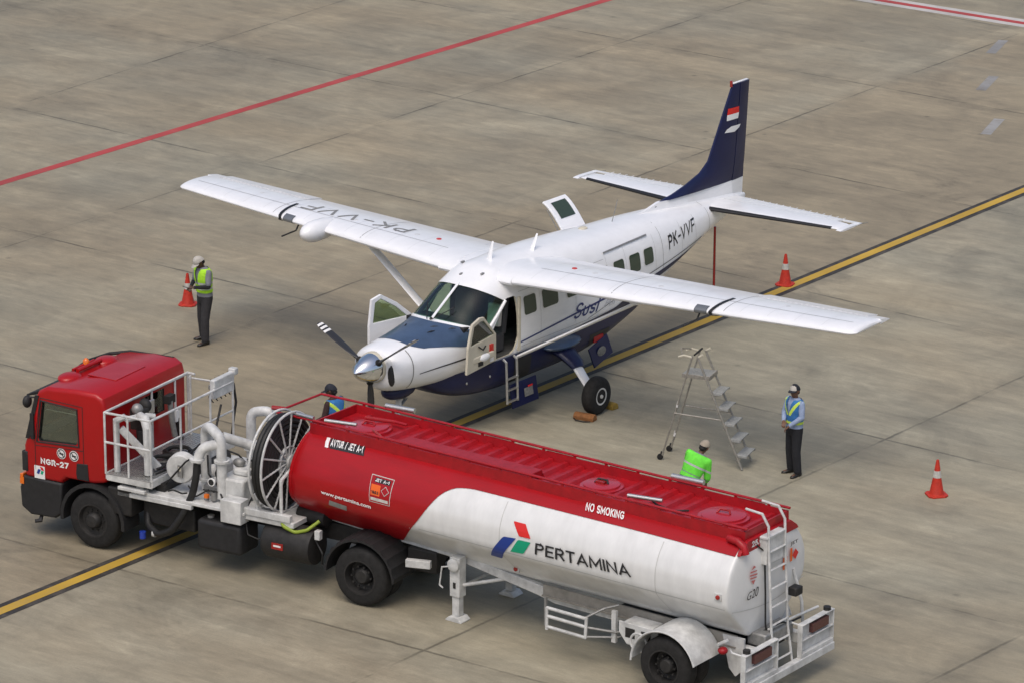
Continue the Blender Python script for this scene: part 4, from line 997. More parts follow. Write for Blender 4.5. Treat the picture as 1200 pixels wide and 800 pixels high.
# front wheels and their arches
def truck_wheel(x, y, name='wheel', dual=False, par=truck, rim='tyre_rim', r=.505, trailer=False):
    s_ = -1 if y < 0 else 1
    t, q = MB(), MB()
    for k in ((0,) if not dual else (0, 1)):
        cy = y - s_*k*.34; h = .145
        t.lathe((x, cy-h, r), (0,1,0), [(.0,r*.58),(.0,r*.80),(.02,r*.93),(.055,r*.985),(.09,r),(.20,r),(.235,r*.985),(.27,r*.93),(.29,r*.80),(.29,r*.58)], M['rubber'], 44, caps=False)
    q.lathe((x, y+s_*.150, r), (0,-s_,0), [(0,r*.60),(.0,r*.55),(.07,r*.50),(.08,r*.28),(.0,r*.26),(-.03,r*.20),(-.04,.001)] if not dual else [(0,r*.60),(.0,r*.55),(.17,r*.50),(.19,r*.32),(.09,r*.28),(.05,r*.20),(.05,.001)], M[rim], 30, caps=False)
    for k in range(10):
        a = 2*math.pi*k/10; q.cyl((x+math.cos(a)*r*.36, y+s_*.06, r+math.sin(a)*r*.36),(x+math.cos(a)*r*.36, y+s_*.10, r+math.sin(a)*r*.36), .018, M[rim], 6)
    kw = dict(loc=(KX,0,0), rotz=KR) if trailer else {}
    w_ = t.build(name, M['rubber'], truck, **kw); q.build('rim', M[rim], w_)
for s_ in (-1, 1):
    truck_wheel(0, s_*1.09)
    b = MB(); rg = []
    for k in range(15):
        a = R(-6+192*k/14); ro, ri = .665, .60; c, s = -math.cos(a), math.sin(a)
        zc = .50
        rg.append([Vector((c*ri, s_*1.25, zc+s*ri)), Vector((c*ro, s_*1.25, zc+s*ro)), Vector((c*ro, s_*.80, zc+s*ro)), Vector((c*ri, s_*.80, zc+s*ri))])
    b.rings(rg, M['black'], smooth=True); b.build('wheel_arch', M['black'], truck)
b = MB(); b.box2((.30,-1.20,.70),(.78,-.6,1.18), M['chassis']); b.build('battery_box', M['chassis'], truck, .03)
b = MB(); b.cyl((0,-1.0,.5),(0,1.0,.5), .07, M['chassis']); b.build('front_axle', M['chassis'], truck)
# frame rails
for s_ in (-1, 1):
    b = MB(); b.box2((-1.2, s_*.38, .74),(6.3, s_*.47, 1.03), M['chassis']); b.build('frame_rail', M['chassis'], truck)
b = MB()
for x in (.8,1.8,2.8,3.8,4.8,5.8): b.box2((x,-.38,.8),(x+.08,.38,.98), M['chassis'])
b.box2((-.9,-.35,.55),(.7,.35,1.2), M['chassis']); b.build('gearbox', M['chassis'], truck)
# sub-frame deck behind the cab
b = MB(); b.box2((.50,-1.18,1.13),(3.05,1.18,1.19), M['white_steel']); b.box2((.5,-1.2,1.05),(2.0,-1.12,1.13), M['white_steel']); b.build('deck', M['white_steel'], truck, .01)
b = MB(); b.box2((2.95,-1.12,1.06),(3.98,1.0,1.15), M['white_steel']); b.box2((2.98,-1.14,1.15),(3.92,-1.04,1.27), M['white_steel']); b.build('reel_base', M['white_steel'], truck, .01)
# elevating work platform
wp = MB(); wp.box2((.32,-1.24,1.40),(1.24,1.26,1.425), M['grey']); wp.box2((.32,-1.24,1.30),(1.24,-1.20,1.42), M['white_steel']); wp.box2((1.20,-1.24,1.32),(1.26,1.26,1.44), M['white_steel']); wp.box2((.32,1.22,1.30),(1.24,1.26,1.42), M['white_steel']); wp.box2((.30,-1.24,1.32),(.34,1.26,1.44), M['white_steel'])
wp = wp.build('work_platform', M['white_steel'], truck, .006)
b = MB()
for x in frange(.38, 1.16, 14): b.box2((x,-1.18,1.425),(x+.018,1.2,1.438), M['alu'])
for y in frange(-1.15,1.15,9): b.box2((.36,y,1.4255),(1.18,y+.015,1.434), M['alu'])
b.build('floor_grating', M['alu'], wp)
x0, x1, y0, y1, zt = .31, 1.24, -1.24, 1.24, 2.50
def rail(pts, r=.022): b = MB(); b.tube(pts, r, M['white_steel'], 8); return b.build('guard_rail', M['white_steel'], wp)
rail([(x0,y0,zt),(x1,y0,zt)]); rail([(x0,y0,1.98),(x1,y0,1.98)]); rail([(x0,y0,zt),(x0,y1,zt),(x0+.15,y1,zt)]); rail([(x1,y0,zt),(x1,y1,zt)]); rail([(x1,y0,1.98),(x1,y1,1.98)], .018)
rail([(x0,y1,2.42),(x1,y1,2.45)], .018)
for (x,y) in ((x0,y0),(.78,y0),(x1,y0),(x1,-.35),(x1,.55),(x1,y1),(x0,y1),(x0,.15),(x0+.12,y1-.1),(x0,.85)):
    b = MB(); b.tube([(x,y,1.42),(x,y,zt)], .02, M['white_steel'], 8); b.build('rail_post', M['white_steel'], wp)
b = MB(); b.box((1.20,.98,2.50),(.10,.62,.34), M['white_steel']); b.box((1.20,1.33,2.66),(.14,.12,.12), M['white_steel']); cp = b.build('control_panel', M['white_steel'], wp, .02)
b = MB()
for k in range(5):
    y = .72+k*.13; b.tube([(1.14,y,2.66),(1.12,y+.06,2.5),(1.13,y-.04,2.36),(1.12,y+.1,2.22)], .011, M['hose'], 6)
for q in ((1.1,.80,2.50),(1.1,.96,2.56),(1.1,1.12,2.44)): b.box(q,(.08,.07,.07), M['grey'])
b.tube([(1.22,1.30,2.45),(1.24,1.34,2.1),(1.24,1.25,1.8),(1.2,1.24,1.45)], .022, M['hose'], 8)
b.build('control_hose', M['hose'], cp)
b = MB(); b.tube([(1.26,-1.1,1.62),(1.30,-.3,1.60),(1.30,.6,1.80),(1.26,.85,2.2)], .02, M['hose'], 8); b.tube([(1.27,-1.15,1.55),(1.31,0,1.5),(1.30,.8,1.72)], .016, M['hose'], 8); b.build('air_hose', M['hose'], wp)
for (x,y,r_) in ((.92,-.42,.26),(.85,.12,.24)):
    b = MB(); b.tube([(x+r_*math.cos(t), y+r_*math.sin(t), 1.475+.012*(i%3)) for i,t in enumerate(frange(0,6.2,20))], .030, M['hose'], 8); b.tube([(x+(r_-.04)*math.cos(t), y+(r_-.03)*math.sin(t), 1.52) for t in frange(.3,6.0,18)], .028, M['hose'], 8); b.build('hose_coil', M['hose'], wp)
b = MB()   # lift arms and couplings on the platform
b.tube([(.45,-1.1,1.44),(.45,-1.1,2.34),(.6,-1.05,2.42)], .055, M['white_steel'], 10); b.tube([(.50,-1.05,2.2),(1.05,-.75,1.5)], .045, M['white_steel'], 8, flat=(1,1.6)); b.tube([(1.02,-1.0,1.45),(1.02,-1.0,2.25),(.9,-.9,2.38),(.7,-.75,2.36)], .075, M['white_steel'], 12)
b.tube([(.55,-.95,2.33),(.62,-.55,2.30),(.75,-.4,2.26)], .05, M['white_steel'], 10); b.build('lift_arm', M['white_steel'], wp)
b = MB(); b.box((.52,-.52,2.22),(.26,.20,.36), M['chassis']); b.ellip((.52,-.35,2.40),(.12,.10,.12), M['chassis']); b.ellip((.55,-.62,2.42),(.10,.10,.10), M['grey']); b.tube([(.58,-.6,2.05),(.6,-.6,1.7)], .07, M['chassis'], 10); b.box((.50,-.2,2.32),(.05,.26,.24), M['alu'])
b.build('coupling_head', M['chassis'], wp, .01)
b = MB(); b.tube([(.48,.45,2.25),(.5,.46,1.9),(.52,.52,1.6)], .05, M['grey'], 8); b.box((.46,.46,2.28),(.12,.2,.14), M['chassis']); b.box((.5,.58,1.95),(.08,.10,.2), M['white_flat']); b.tube([(.5,.62,1.9),(.55,.66,1.5)], .045, M['hose'], 8); b.build('hose_nozzle', M['grey'], wp)
# pump deck: white pipework
def pipe(pts, r, name='pipe', m='white_steel', par=None, seg=14):
    b = MB(); 
    # round the corners
    P = [Vector(p) for p in pts]; Q = [P[0]]
    for i in range(1, len(P)-1):
        a = (P[i-1]-P[i]); c = (P[i+1]-P[i]); d = min(a.length, c.length, r*3.2)*.5; a.normalize(); c.normalize()
        for t in frange(0,1,6):
            p0 = P[i]+a*d; p2 = P[i]+c*d; Q.append(p0*(1-t)**2+P[i]*2*t*(1-t)+p2*t*t)
    Q.append(P[-1]); b.tube(Q, r, M[m], seg)
    return b, M[m]
def pput(pts, r, name='pipe', m='white_steel', par=None, fl=()):
    b, mm = pipe(pts, r, m=m)
    for (p, ax) in fl: b.lathe(Vector(p)-Vector(ax)*.02, ax, [(0,r*1.05),(0,r*1.5),(.04,r*1.5),(.04,r*1.05)], mm, 16)
    return b.build(name, mm, par or truck)
pput([(1.88,-.55,1.19),(1.88,-.55,2.28),(2.10,-.72,2.40),(2.42,-.88,2.28),(2.42,-.88,1.25)], .088, fl=[((1.88,-.55,1.4),(0,0,1)),((2.42,-.88,1.9),(0,0,1))])
pput([(2.42,-.86,2.20),(2.10,-.98,2.12),(2.02,-1.02,1.86)], .085, fl=[((2.02,-1.02,1.9),(0,0,1))])
pput([(2.25,-.60,2.22),(2.6,-.25,2.02),(2.95,-.10,1.80)], .085)
pput([(2.0,.65,1.19),(2.0,.65,2.25),(2.35,.75,2.30),(2.35,.75,1.5)], .085, fl=[((2.0,.65,1.6),(0,0,1))])
pput([(2.35,.3,1.3),(2.35,.3,1.85),(2.95,.2,1.9),(3.1,.2,1.5)], .10)
pput([(1.5,.2,1.25),(2.6,.0,1.3),(3.1,-.1,1.28)], .11)
b = MB(); b.lathe((1.55,-.72,1.62),(.25,-1,0),[(0,.20),(.02,.26),(.16,.26),(.20,.23),(.21,.001)], M['white_steel'], 28); pm = b.build('pump_housing', M['white_steel'], truck)
b = MB(); b.box((1.63,-.955,1.60),(.11,.02,.20), M['grey'], Matrix.Rotation(R(-14),3,'Z')); b.box((1.63,-.965,1.64),(.06,.02,.06), M['cream'], Matrix.Rotation(R(-14),3,'Z')); b.build('gauge', M['grey'], pm)
b = MB(); b.box2((2.35,-.9,1.2),(2.85,-.35,1.62), M['white_steel']); b.box2((2.5,-.7,1.62),(2.8,-.3,1.74), M['white_steel']); b.build('filter_housing', M['white_steel'], truck, .04)
b = MB(); b.lathe((2.75,.35,1.19),(0,0,1),[(0,.26),(.7,.26),(.78,.2),(.82,.001)], M['white_steel'], 24); b.build('filter_vessel', M['white_steel'], truck)
b = MB(); b.lathe((2.05,-.25,1.19),(0,0,1),[(0,.15),(.45,.15),(.5,.1),(.52,.001)], M['white_steel'], 20); b.box((2.1,-.65,1.28),(.3,.2,.16), M['grey']); b.ellip((2.30,-.75,1.62),(.09,.09,.11), M['chassis']); b.ellip((2.55,-.55,1.80),(.11,.09,.08), M['grey']); b.build('meter', M['white_steel'], truck, .01)
b = MB(); b.box((2.22,-1.05,1.30),(.07,.06,.06), M['amber']); b.build('valve_cap', M['amber'], truck)
b = MB(); b.tube([(2.4,.7,2.38),(2.62,.75,2.38)], .04, M['lens_red'], 8); b.build('valve_wheel', M['lens_red'], truck)
for pts in (((1.45,-1.05,1.25),(1.6,-1.12,1.32),(1.7,-1.02,1.24),(1.85,-1.1,1.3)), ((1.75,-.9,1.35),(2.0,-1.05,1.25),(2.2,-.95,1.38)), ((2.95,-1.0,1.05),(3.05,-1.08,.78),(3.25,-1.05,.72),(3.4,-.95,.9))):
    pput(list(pts), .014, 'cable', 'hose')
pput([(2.02,-1.02,1.86),(2.02,-1.05,1.62),(1.96,-1.08,1.30),(1.80,-1.15,.92),(1.58,-1.18,.60),(1.28,-1.12,.46),(.98,-1.0,.55),(.86,-.8,.9)], .062, 'delivery_hose', 'hose')
b = MB(); b.lathe((1.14,-1.08,.46),(1,.1,-.1),[(0,.066),(.0,.072),(.05,.072),(.05,.066)], M['white_steel'], 14); b.build('hose_clamp', M['white_steel'], truck)
b = MB(); b.cyl((.92,-1.08,.44),(.92,-1.08,.32), .055, M['blue_cap'], 14); b.build('drain_cap', M['blue_cap'], truck)
b = MB(); b.tube([(.55,-1.02,1.30),(1.2,-.98,1.05)], .03, M['chassis'], 8); b.box((.95,-1.13,1.27),(.16,.10,.24), M['grey']); b.box2((.55,-1.26,1.18),(1.10,-1.12,1.24), M['white_steel']); b.build('platform_mount', M['grey'], truck, .01)
b = MB(); b.tube([(1.25,-1.0,1.24),(1.25,1.0,1.24)], .10, M['chassis'], 10); b.build('lift_cylinder', M['chassis'], truck)
b = MB(); b.tube([(.9,-.75,.62),(1.6,-.7,.60),(1.9,-.6,.62)], .13, M['chassis'], 10); b.box2((.85,-.95,.55),(1.9,-.5,.95), M['chassis']); b.build('silencer', M['chassis'], truck, .03)
b = MB(); b.box2((2.10,-1.20,.40),(2.98,-.62,.93), M['black']); ft = b.build('fuel_tank', M['black'], truck, .07, 3)
b = MB(); b.box2((2.04,1.20-.6,.40),(3.3,1.20,.93), M['black']); b.build('fuel_tank', M['black'], truck, .07, 3)
b = MB(); b.cyl((2.28,-1.02,.92),(2.28,-1.02,.97), .06, M['grey'], 14); b.build('filler_cap', M['grey'], ft)
b = MB(); b.box2((2.62,-1.25,.98),(3.02,-.98,1.38), M['white_steel']); b.build('junction_box', M['white_steel'], truck, .012)
b = MB(); b.lathe((3.34,-.90,.74),(1,0,0),[(0,.001),(0,.22),(.03,.29),(.08,.315),(.90,.315),(.96,.30),(.97,.26),(.97,.001)], M['chassis'], 30); at_ = b.build('air_tank', M['chassis'], truck)
b = MB(); b.box((3.72,-1.222,.74),(.22,.012,.11), M['lens_red']); b.box((3.72,-1.226,.745),(.14,.012,.03), M['white_flat']); b.build('tank_label', M['lens_red'], at_)
b = MB(); b.lathe((3.75,-.55,1.14),(1,0,0),[(0,.001),(0,.14),(.05,.17),(.55,.17),(.6,.001)], M['chassis'], 20); b.build('air_reservoir', M['chassis'], truck)
pput([(3.62,-1.0,1.18),(3.8,-1.14,1.08),(4.0,-1.10,1.0),(4.2,-1.05,1.06),(4.35,-.9,1.2)], .03, 'green_hose', 'green_hose')
b = MB(); b.box((4.42,-1.05,1.02),(.10,.1,.16), M['white_steel']); b.build('hose_coupling', M['white_steel'], truck, .01)
pput([(4.30,-1.0,.95),(4.5,-1.05,.7),(4.45,-1.0,.5)], .018, 'cable', 'hose')
# hose reel: a wheel across the vehicle
RC = Vector((3.42,-.56,1.99)); RR = .84
reel = MB(); 
def ring(b, c, r, tr, m, n=44): b.tube([c+Vector((0, r*math.cos(2*math.pi*i/n), r*math.sin(2*math.pi*i/n))) for i in range(n+1)], tr, m, 8, caps=False)
ring(reel, RC+Vector((.12,0,0)), RR, .022, M['white_steel']); ring(reel, RC+Vector((-.12,0,0)), RR, .022, M['white_steel']); ring(reel, RC+Vector((.12,0,0)), .26, .016, M['white_steel'])
reel = reel.build('hose_reel', M['white_steel'], truck)
for k in range(14):
    a = 2*math.pi*k/14+.1; b = MB(); d = Vector((0,math.cos(a),math.sin(a)))
    for dx in ((.12,) if k % 2 else (.12,-.12)): b.tube([RC+Vector((dx,0,0))+d*.10, RC+Vector((dx,0,0))+d*RR], .018, M['white_steel'], 6)
    b.build('spoke', M['white_steel'], reel)
b = MB(); b.lathe(RC-Vector((.2,0,0)),(1,0,0),[(0,.09),(.34,.09),(.36,.13),(.40,.13),(.41,.06),(.50,.06),(.50,.001)], M['white_steel'], 20); b.build('hub', M['white_steel'], reel)
b = MB()
for r_ in (.33,.42,.51,.60,.69,.755):
    for dx in (-.075,.0,.075): ring(b, RC+Vector((dx,0,0)), r_, .045, M['hose'], 30)
b.build('wound_hose', M['hose'], reel)
b = MB()
for (p,q) in (((3.72,-1.08,1.15),(3.72,-1.08,1.85)),((3.72,-1.08,1.85),(3.72,-.56,2.02)),((3.72,-.05,1.15),(3.72,-.05,1.75)),((3.72,-.05,1.75),(3.72,-.56,2.02)),((3.25,-1.08,1.15),(3.25,-1.08,2.0))): b.tube([p,q], .03, M['white_steel'], 8)
b.build('reel_stand', M['white_steel'], reel)

for i, (x, y, z) in enumerate(((2.15,-.95,1.28),(2.32,-.98,1.30),(1.7,-.35,1.45),(2.6,.05,1.55),(2.75,-.5,1.78),(1.62,.45,1.35))):
    b = MB(); b.cyl((x,y,z-.08),(x,y,z+.06), .045, M['grey'], 12); b.tube([(x-.07,y,z+.08),(x+.07,y,z+.08)], .012, M['chassis'], 6); b.cyl((x,y,z+.05),(x,y,z+.09), .02, M['chassis'], 8); b.build('valve', M['grey'], truck)
for i, pts in enumerate((((2.05,-.75,1.9),(2.2,-.95,1.65),(2.3,-.85,1.45),(2.5,-1.0,1.3)), ((1.3,-.9,1.3),(1.5,-1.0,1.5),(1.75,-.95,1.8),(1.9,-.6,1.9)), ((2.6,-.3,1.75),(2.9,-.6,1.9),(3.1,-.9,1.5),(3.0,-1.0,1.25)), ((1.25,.3,1.5),(1.6,.1,1.75),(2.0,.25,1.6),(2.2,.4,1.3)))):
    pput(list(pts), .016, 'cable', 'hose')
b = MB(); b.cyl((2.3,-1.0,1.55),(2.3,-1.03,1.55), .07, M['white_flat'], 18); b.cyl((2.3,-1.0,1.55),(2.3,-1.034,1.55), .052, M['chassis'], 18); b.build('dial', M['white_flat'], truck)
# fifth wheel, drive axle
b = MB(); b.box2((4.8,-.5,1.03),(5.9,.5,1.12), M['chassis']); b.build('fifth_wheel', M['chassis'], truck, .02)
b = MB(); b.cyl((5.33,-.95,.5),(5.33,.95,.5), .09, M['chassis']); b.ellip((5.33,0,.5),(.28,.25,.26), M['chassis']); b.build('drive_axle', M['chassis'], truck)
for s_ in (-1, 1):
    truck_wheel(5.33, s_*1.10, dual=True)
    b = MB(); rg = []
    for k in range(25):
        a = R(2+176*k/24); ro = .655+(.03 if k % 2 else 0); ri = .63; c, s = -math.cos(a), math.sin(a); zc = .50
        rg.append([Vector((5.33+c*ri, s_*1.27, zc+s*ri)), Vector((5.33+c*ro, s_*1.27, zc+s*ro)), Vector((5.33+c*ro, s_*.60, zc+s*ro)), Vector((5.33+c*ri, s_*.60, zc+s*ri))])
    b.rings(rg, M['black'], smooth=False); b.build('mudguard', M['black'], truck)
b = MB(); b.box((6.32,-1.02,.87),(.42,.10,.13), M['white_steel'], Matrix.Rotation(R(14),3,'Z')); b.build('wheel_chock_holder', M['white_steel'], truck, .008)
b = MB(); b.box2((5.95,-.75,.62),(6.5,-.45,1.0), M['chassis']); b.build('tail_bracket', M['chassis'], truck, .02)

# --- trailer tank: cross section at the rear, the whole thing falls 1 degree to the rear
SEC = [(0,2.555),(.30,2.552),(.50,2.54),(.66,2.49),(.80,2.40),(.90,2.30),(1.00,2.17),(1.06,2.05),(1.10,1.93),(1.11,1.80),(1.105,1.70),(1.095,1.62),(1.07,1.55),(1.03,1.49),(.96,1.42),(.77,1.24),(.61,1.09),(.46,.95),(0,.94)]
SLOPE = 0.
def zf(x): return lin((-1.5,1.16),(.5,1.08),(1.8,1.04),(3.4,.90),(8,.90))(x)
def sec_pts(x, ins=0.):
    """full closed ring of the tank at x"""
    P = []
    n = 5
    S = SEC
    half = []
    for i in range(len(S)-1):
        for k in range(n):
            t = k/n; p0 = S[max(0,i-1)]; p1 = S[i]; p2 = S[i+1]; p3 = S[min(len(S)-1,i+2)]
            if i >= len(S)-2 or i == 0: q = [p1[c]*(1-t)+p2[c]*t for c in (0,1)]
            else: q = [.5*((2*p1[c])+(-p0[c]+p2[c])*t+(2*p0[c]-5*p1[c]+4*p2[c]-p3[c])*t*t+(-p0[c]+3*p1[c]-3*p2[c]+p3[c])*t**3) for c in (0,1)]
            half.append(q)
    half.append(list(S[-1])); f = zf(x)
    half = [(max(0,y), max(z, f)) for y, z in half]
    cz = 1.78; k = ins
    R_ = [(y*(1-k), cz+(z-cz)*(1-k)) for y, z in half]
    dz = (7.2-x)*SLOPE
    return [Vector((x, -y, z+dz)) for y, z in R_]+[Vector((x, y, z+dz)) for y, z in R_[-2:0:-1]]
def tank_side(x, zr, off=.007):
    S = [s for s in SEC if s[1] > .945]
    def yy(z):
        if z >= S[0][1]: return 0.
        for i in range(len(S)-1):
            if S[i+1][1] <= z <= S[i][1]:
                t = (S[i][1]-z)/(S[i][1]-S[i+1][1]); p0 = S[max(0,i-1)]; p1 = S[i]; p2 = S[i+1]; p3 = S[min(len(S)-1,i+2)]
                if i == 0: return p1[0]*(1-t)+p2[0]*t
                # solve the spline for z by bisection
                g_ = lambda t, c: .5*((2*p1[c])+(-p0[c]+p2[c])*t+(2*p0[c]-5*p1[c]+4*p2[c]-p3[c])*t*t+(-p0[c]+3*p1[c]-3*p2[c]+p3[c])*t**3)
                a, b_ = 0., 1.
                for _ in range(18):
                    m_ = (a+b_)/2
                    if g_(m_,1) > z: a = m_
                    else: b_ = m_
                return g_((a+b_)/2, 0)
        return S[-1][0]
    y = yy(zr); e = .008; sl = (yy(zr+e)-yy(zr-e))/(2*e); n = Vector((0, -1, -sl)) ; n = Vector((0,-1,-sl)).normalized() if abs(sl) < 50 else Vector((0,0,1))
    n = Vector((0, -1., -sl)); n.normalize()
    return Vector((x, -y, zr+(7.2-x)*SLOPE))+Vector((0, n.y, n.z))*off
b = MB(); b.rings([sec_pts(-1.47,.30), sec_pts(-1.465,.14), sec_pts(-1.44,.04), sec_pts(-1.40,.0)]+[sec_pts(x) for x in frange(-1.35, 7.15, 44)]+[sec_pts(7.20,.002), sec_pts(7.222,.010), sec_pts(7.235,.030), sec_pts(7.25,.08), sec_pts(7.285,.30), sec_pts(7.31,.6)], M['white_tank'])
tank = TP(b, 'tank', M['white_tank'])
# red livery: everything ahead of the curve and above the line
EDGE = [(.55,1.06),(.83,1.30),(1.14,1.578),(1.28,1.734),(1.42,1.92),(1.52,2.06),(1.62,2.18),(1.72,2.26),(1.92,2.34),(2.26,2.368),(2.94,2.37),(5.25,2.372),(7.20,2.36)]
def red_lo(x):
    if x <= .55: return .955
    return hermite([(a,c) for a,c in EDGE], x)[0]
for sgn in (1, -1):
    b = MB(); P = []; XS = frange(-1.435, 7.20, 100); nv = 26
    for x in XS:
        lo = max(red_lo(x), zf(x)+.003)
        for j in range(nv+1):
            t = j/nv; zr = lo+(2.553-lo)*(1-(1-t)**1.6); p = tank_side(x, zr, (.004 if x < -1.39 else .011)+(.004 if zr < 1.3 else 0))
            if x < -1.39: p.y *= .97
            P.append(Vector((p.x, p.y*sgn, p.z)))
    b.faces(P, [(i*(nv+1)+j, (i+1)*(nv+1)+j, (i+1)*(nv+1)+j+1, i*(nv+1)+j+1) for i in range(len(XS)-1) for j in range(nv)], M['red'], True)
    b.build('red_livery', M['red'], tank)
b = MB(); f1 = [v+Vector((-.012,0,0)) for v in sec_pts(-1.47,.28)]; f2 = [v+Vector((-.01,0,0)) for v in sec_pts(-1.465,.13)]; f3 = sec_pts(-1.443,.03); b.rings([f1,f2,f3,sec_pts(-1.425,-.010),sec_pts(-1.36,-.013)], M['red']); b.build('front_head', M['red'], tank)
for sgn in (1, -1):
    for x0 in (2.9, 5.9):
        b = MB(); V = []
        for z in frange(1.0, 2.33, 30):
            for x in (x0, x0+.012): p = tank_side(x, z, .004); V.append(Vector((p.x, p.y*sgn, p.z)))
        b.faces(V, [(2*i,2*i+1,2*i+3,2*i+2) for i in range(29)], M['weld'], True); b.build('weld_seam', M['weld'], tank)
    b = MB(); V = []
    for x in frange(1.25, 7.18, 50):
        for z in (1.55, 1.562): p = tank_side(x, z, .004); V.append(Vector((p.x, p.y*sgn, p.z)))
    b.faces(V, [(2*i,2*i+1,2*i+3,2*i+2) for i in range(49)], M['weld'], True); b.build('weld_seam', M['weld'], tank)
b = MB(); V = []
for y in frange(-1.0, 1.0, 22):
    for k in (0,.014): V.append(Vector((7.322-.03*abs(y)-.03*y*y, y, 1.50+k-.10*(1-y*y))))
b.faces(V, [(2*i,2*i+1,2*i+3,2*i+2) for i in range(21)], M['weld']); b.build('weld_seam', M['weld'], tank)
# top deck: coaming walls, walkway ribs, hatches
def dz(x): return (7.2-x)*SLOPE
def tb(m_, a, c): pass
CW, ZT = .60, 2.60
b = MB()
for s_ in (-1, 1):
    b.rings([[Vector((x, s_*(CW+.018), 2.50+dz(x))), Vector((x, s_*(CW+.012), 2.70+dz(x))), Vector((x, s_*(CW-.012), 2.70+dz(x))), Vector((x, s_*(CW-.03), 2.50+dz(x)))] for x in (-1.36, 3, 7.22)], M['red_top'], smooth=False)
for x in (-1.36, 7.20): b.box((x, 0, 2.605+dz(x)), (.03, 2*CW+.02, .19), M['red_top'])
co = TP(b, 'coaming', M['red_top'])
b = MB(); b.rings([[Vector((x, -CW+.02, 2.562+dz(x))), Vector((x, CW-.02, 2.562+dz(x)))] for x in (-1.34, 7.19)], M['red_top'], closed=False, caps=False, smooth=False); b.build('top_deck', M['red_top'], co)
HX = [(-.62,.34),(4.10,.30),(6.42,.36)]
for k in range(24):
    x = -.05+k*.305
    if any(abs(x-hx) < .42 for hx,_ in HX) or x > 7.05: continue
    b = MB(); y0_ = -.12 if .35 < x < 3.05 else -CW+.05
    b.rings([[Vector((x-.07, y, 2.562+dz(x))), Vector((x-.035, y, 2.618+dz(x))), Vector((x+.035, y, 2.618+dz(x))), Vector((x+.07, y, 2.562+dz(x)))] for y in (y0_, CW-.04)], M['red_top'], smooth=False); b.build('deck_rib', M['red_top'], co)
for hx, r_ in HX:
    b = MB(); b.lathe((hx, 0, 2.56+dz(hx)), (0,0,1), [(0,r_+.05),(.05,r_+.05),(.055,r_),(.085,r_-.005),(.092,r_-.03),(.095,.001)], M['red_lid'], 40); h = b.build('manhole_cover', M['red_lid'], co)
    b = MB(); b.tube([(hx-.10,-.05,2.655+dz(hx)),(hx-.08,.02,2.70+dz(hx)),(hx+.08,.04,2.70+dz(hx)),(hx+.12,0,2.655+dz(hx))], .016, M['chassis'] if hx > 4 and hx < 5 else M['red_top'], 8); b.build('handle', M['red_top'], h)
    if hx > 4 and hx < 5:
        b = MB(); b.box((hx,0,2.675+dz(hx)),(.16,.12,.035), M['lens_red']); b.build('latch', M['lens_red'], h)
b = MB(); b.rings([[Vector((x,-.46,2.59+dz(x))),Vector((x,-.44,2.70+dz(x))),Vector((x,-.16,2.70+dz(x))),Vector((x,-.14,2.59+dz(x)))] for x in (.38, 3.05)], M['red_top'], smooth=False); b.build('vent_channel', M['red_top'], co, .01)
b = MB(); b.tube([(-.9,.42,2.63+dz(0)),(-.75,.1,2.72+dz(0)),(-.35,.36,2.66+dz(0)),(-.05,.30,2.68+dz(0))], .025, M['red_top'], 8); b.tube([(-.3,-.30,2.70+dz(0)),(-.15,-.42,2.74+dz(0)),(0.0,-.44,2.68+dz(0))], .02, M['lens_red'], 8); b.build('vapour_pipe', M['red_top'], co)
b = MB(); b.tube([(4.9,-.44,2.72+dz(5)),(5.2,-.3,2.74+dz(5)),(5.45,-.42,2.70+dz(5)),(5.75,-.40,2.66+dz(5)),(5.9,-.2,2.64+dz(5))], .016, M['chassis'], 8); b.build('cable', M['chassis'], co)
# handrails, flat bars on short posts, running out ahead over the reel
def zr_(x): return 2.748
for s_ in (-1, 1):
    b = MB(); b.tube([(-2.12, s_*CW, zr_(-2.12)-.02),(-1.2, s_*CW, zr_(-1.2)),(3, s_*CW, zr_(3)),(7.25, s_*CW, zr_(7.25))], .022, M['red_top'], 6, flat=(1,1)); hr = b.build('handrail', M['red_top'], co)
    for x in [-1.2+.62*k for k in range(14)]:
        b = MB(); b.box((x, s_*CW, 2.715+dz(x)), (.05,.02,.08), M['red_top']); b.build('rail_post', M['red_top'], hr)
    for x in (.05,1.3,2.55,3.8,5.0,6.2):
        b = MB(); b.box((x+.31, s_*(CW+.0), 2.70+dz(x)), (.55,.015,.03), M['red_top']); b.build('rail_plate', M['red_top'], hr)
b = MB(); b.tube([(-2.12,-CW,zr_(-2.12)-.02),(-2.12,CW,zr_(-2.12)-.02)], .02, M['red_top'], 6); b.build('cross_rail', M['red_top'], co)
for (xa, ya, xb, yb, r_) in ((-.75,CW+.02,-.20,CW+.10,.045),(-1.08,-CW+.02,-.52,-CW+.16,.032),(5.02,CW+.02,5.60,CW+.06,.045),(4.98,-CW+.06,5.55,-CW+.18,.032),(-1.66,-CW,-1.30,-CW,.032)):
    b = MB(); b.tube([(xa,ya,2.79),(xb,yb,2.79)], r_, M['alu'], 10); b.build('tube_light', M['alu'], co)
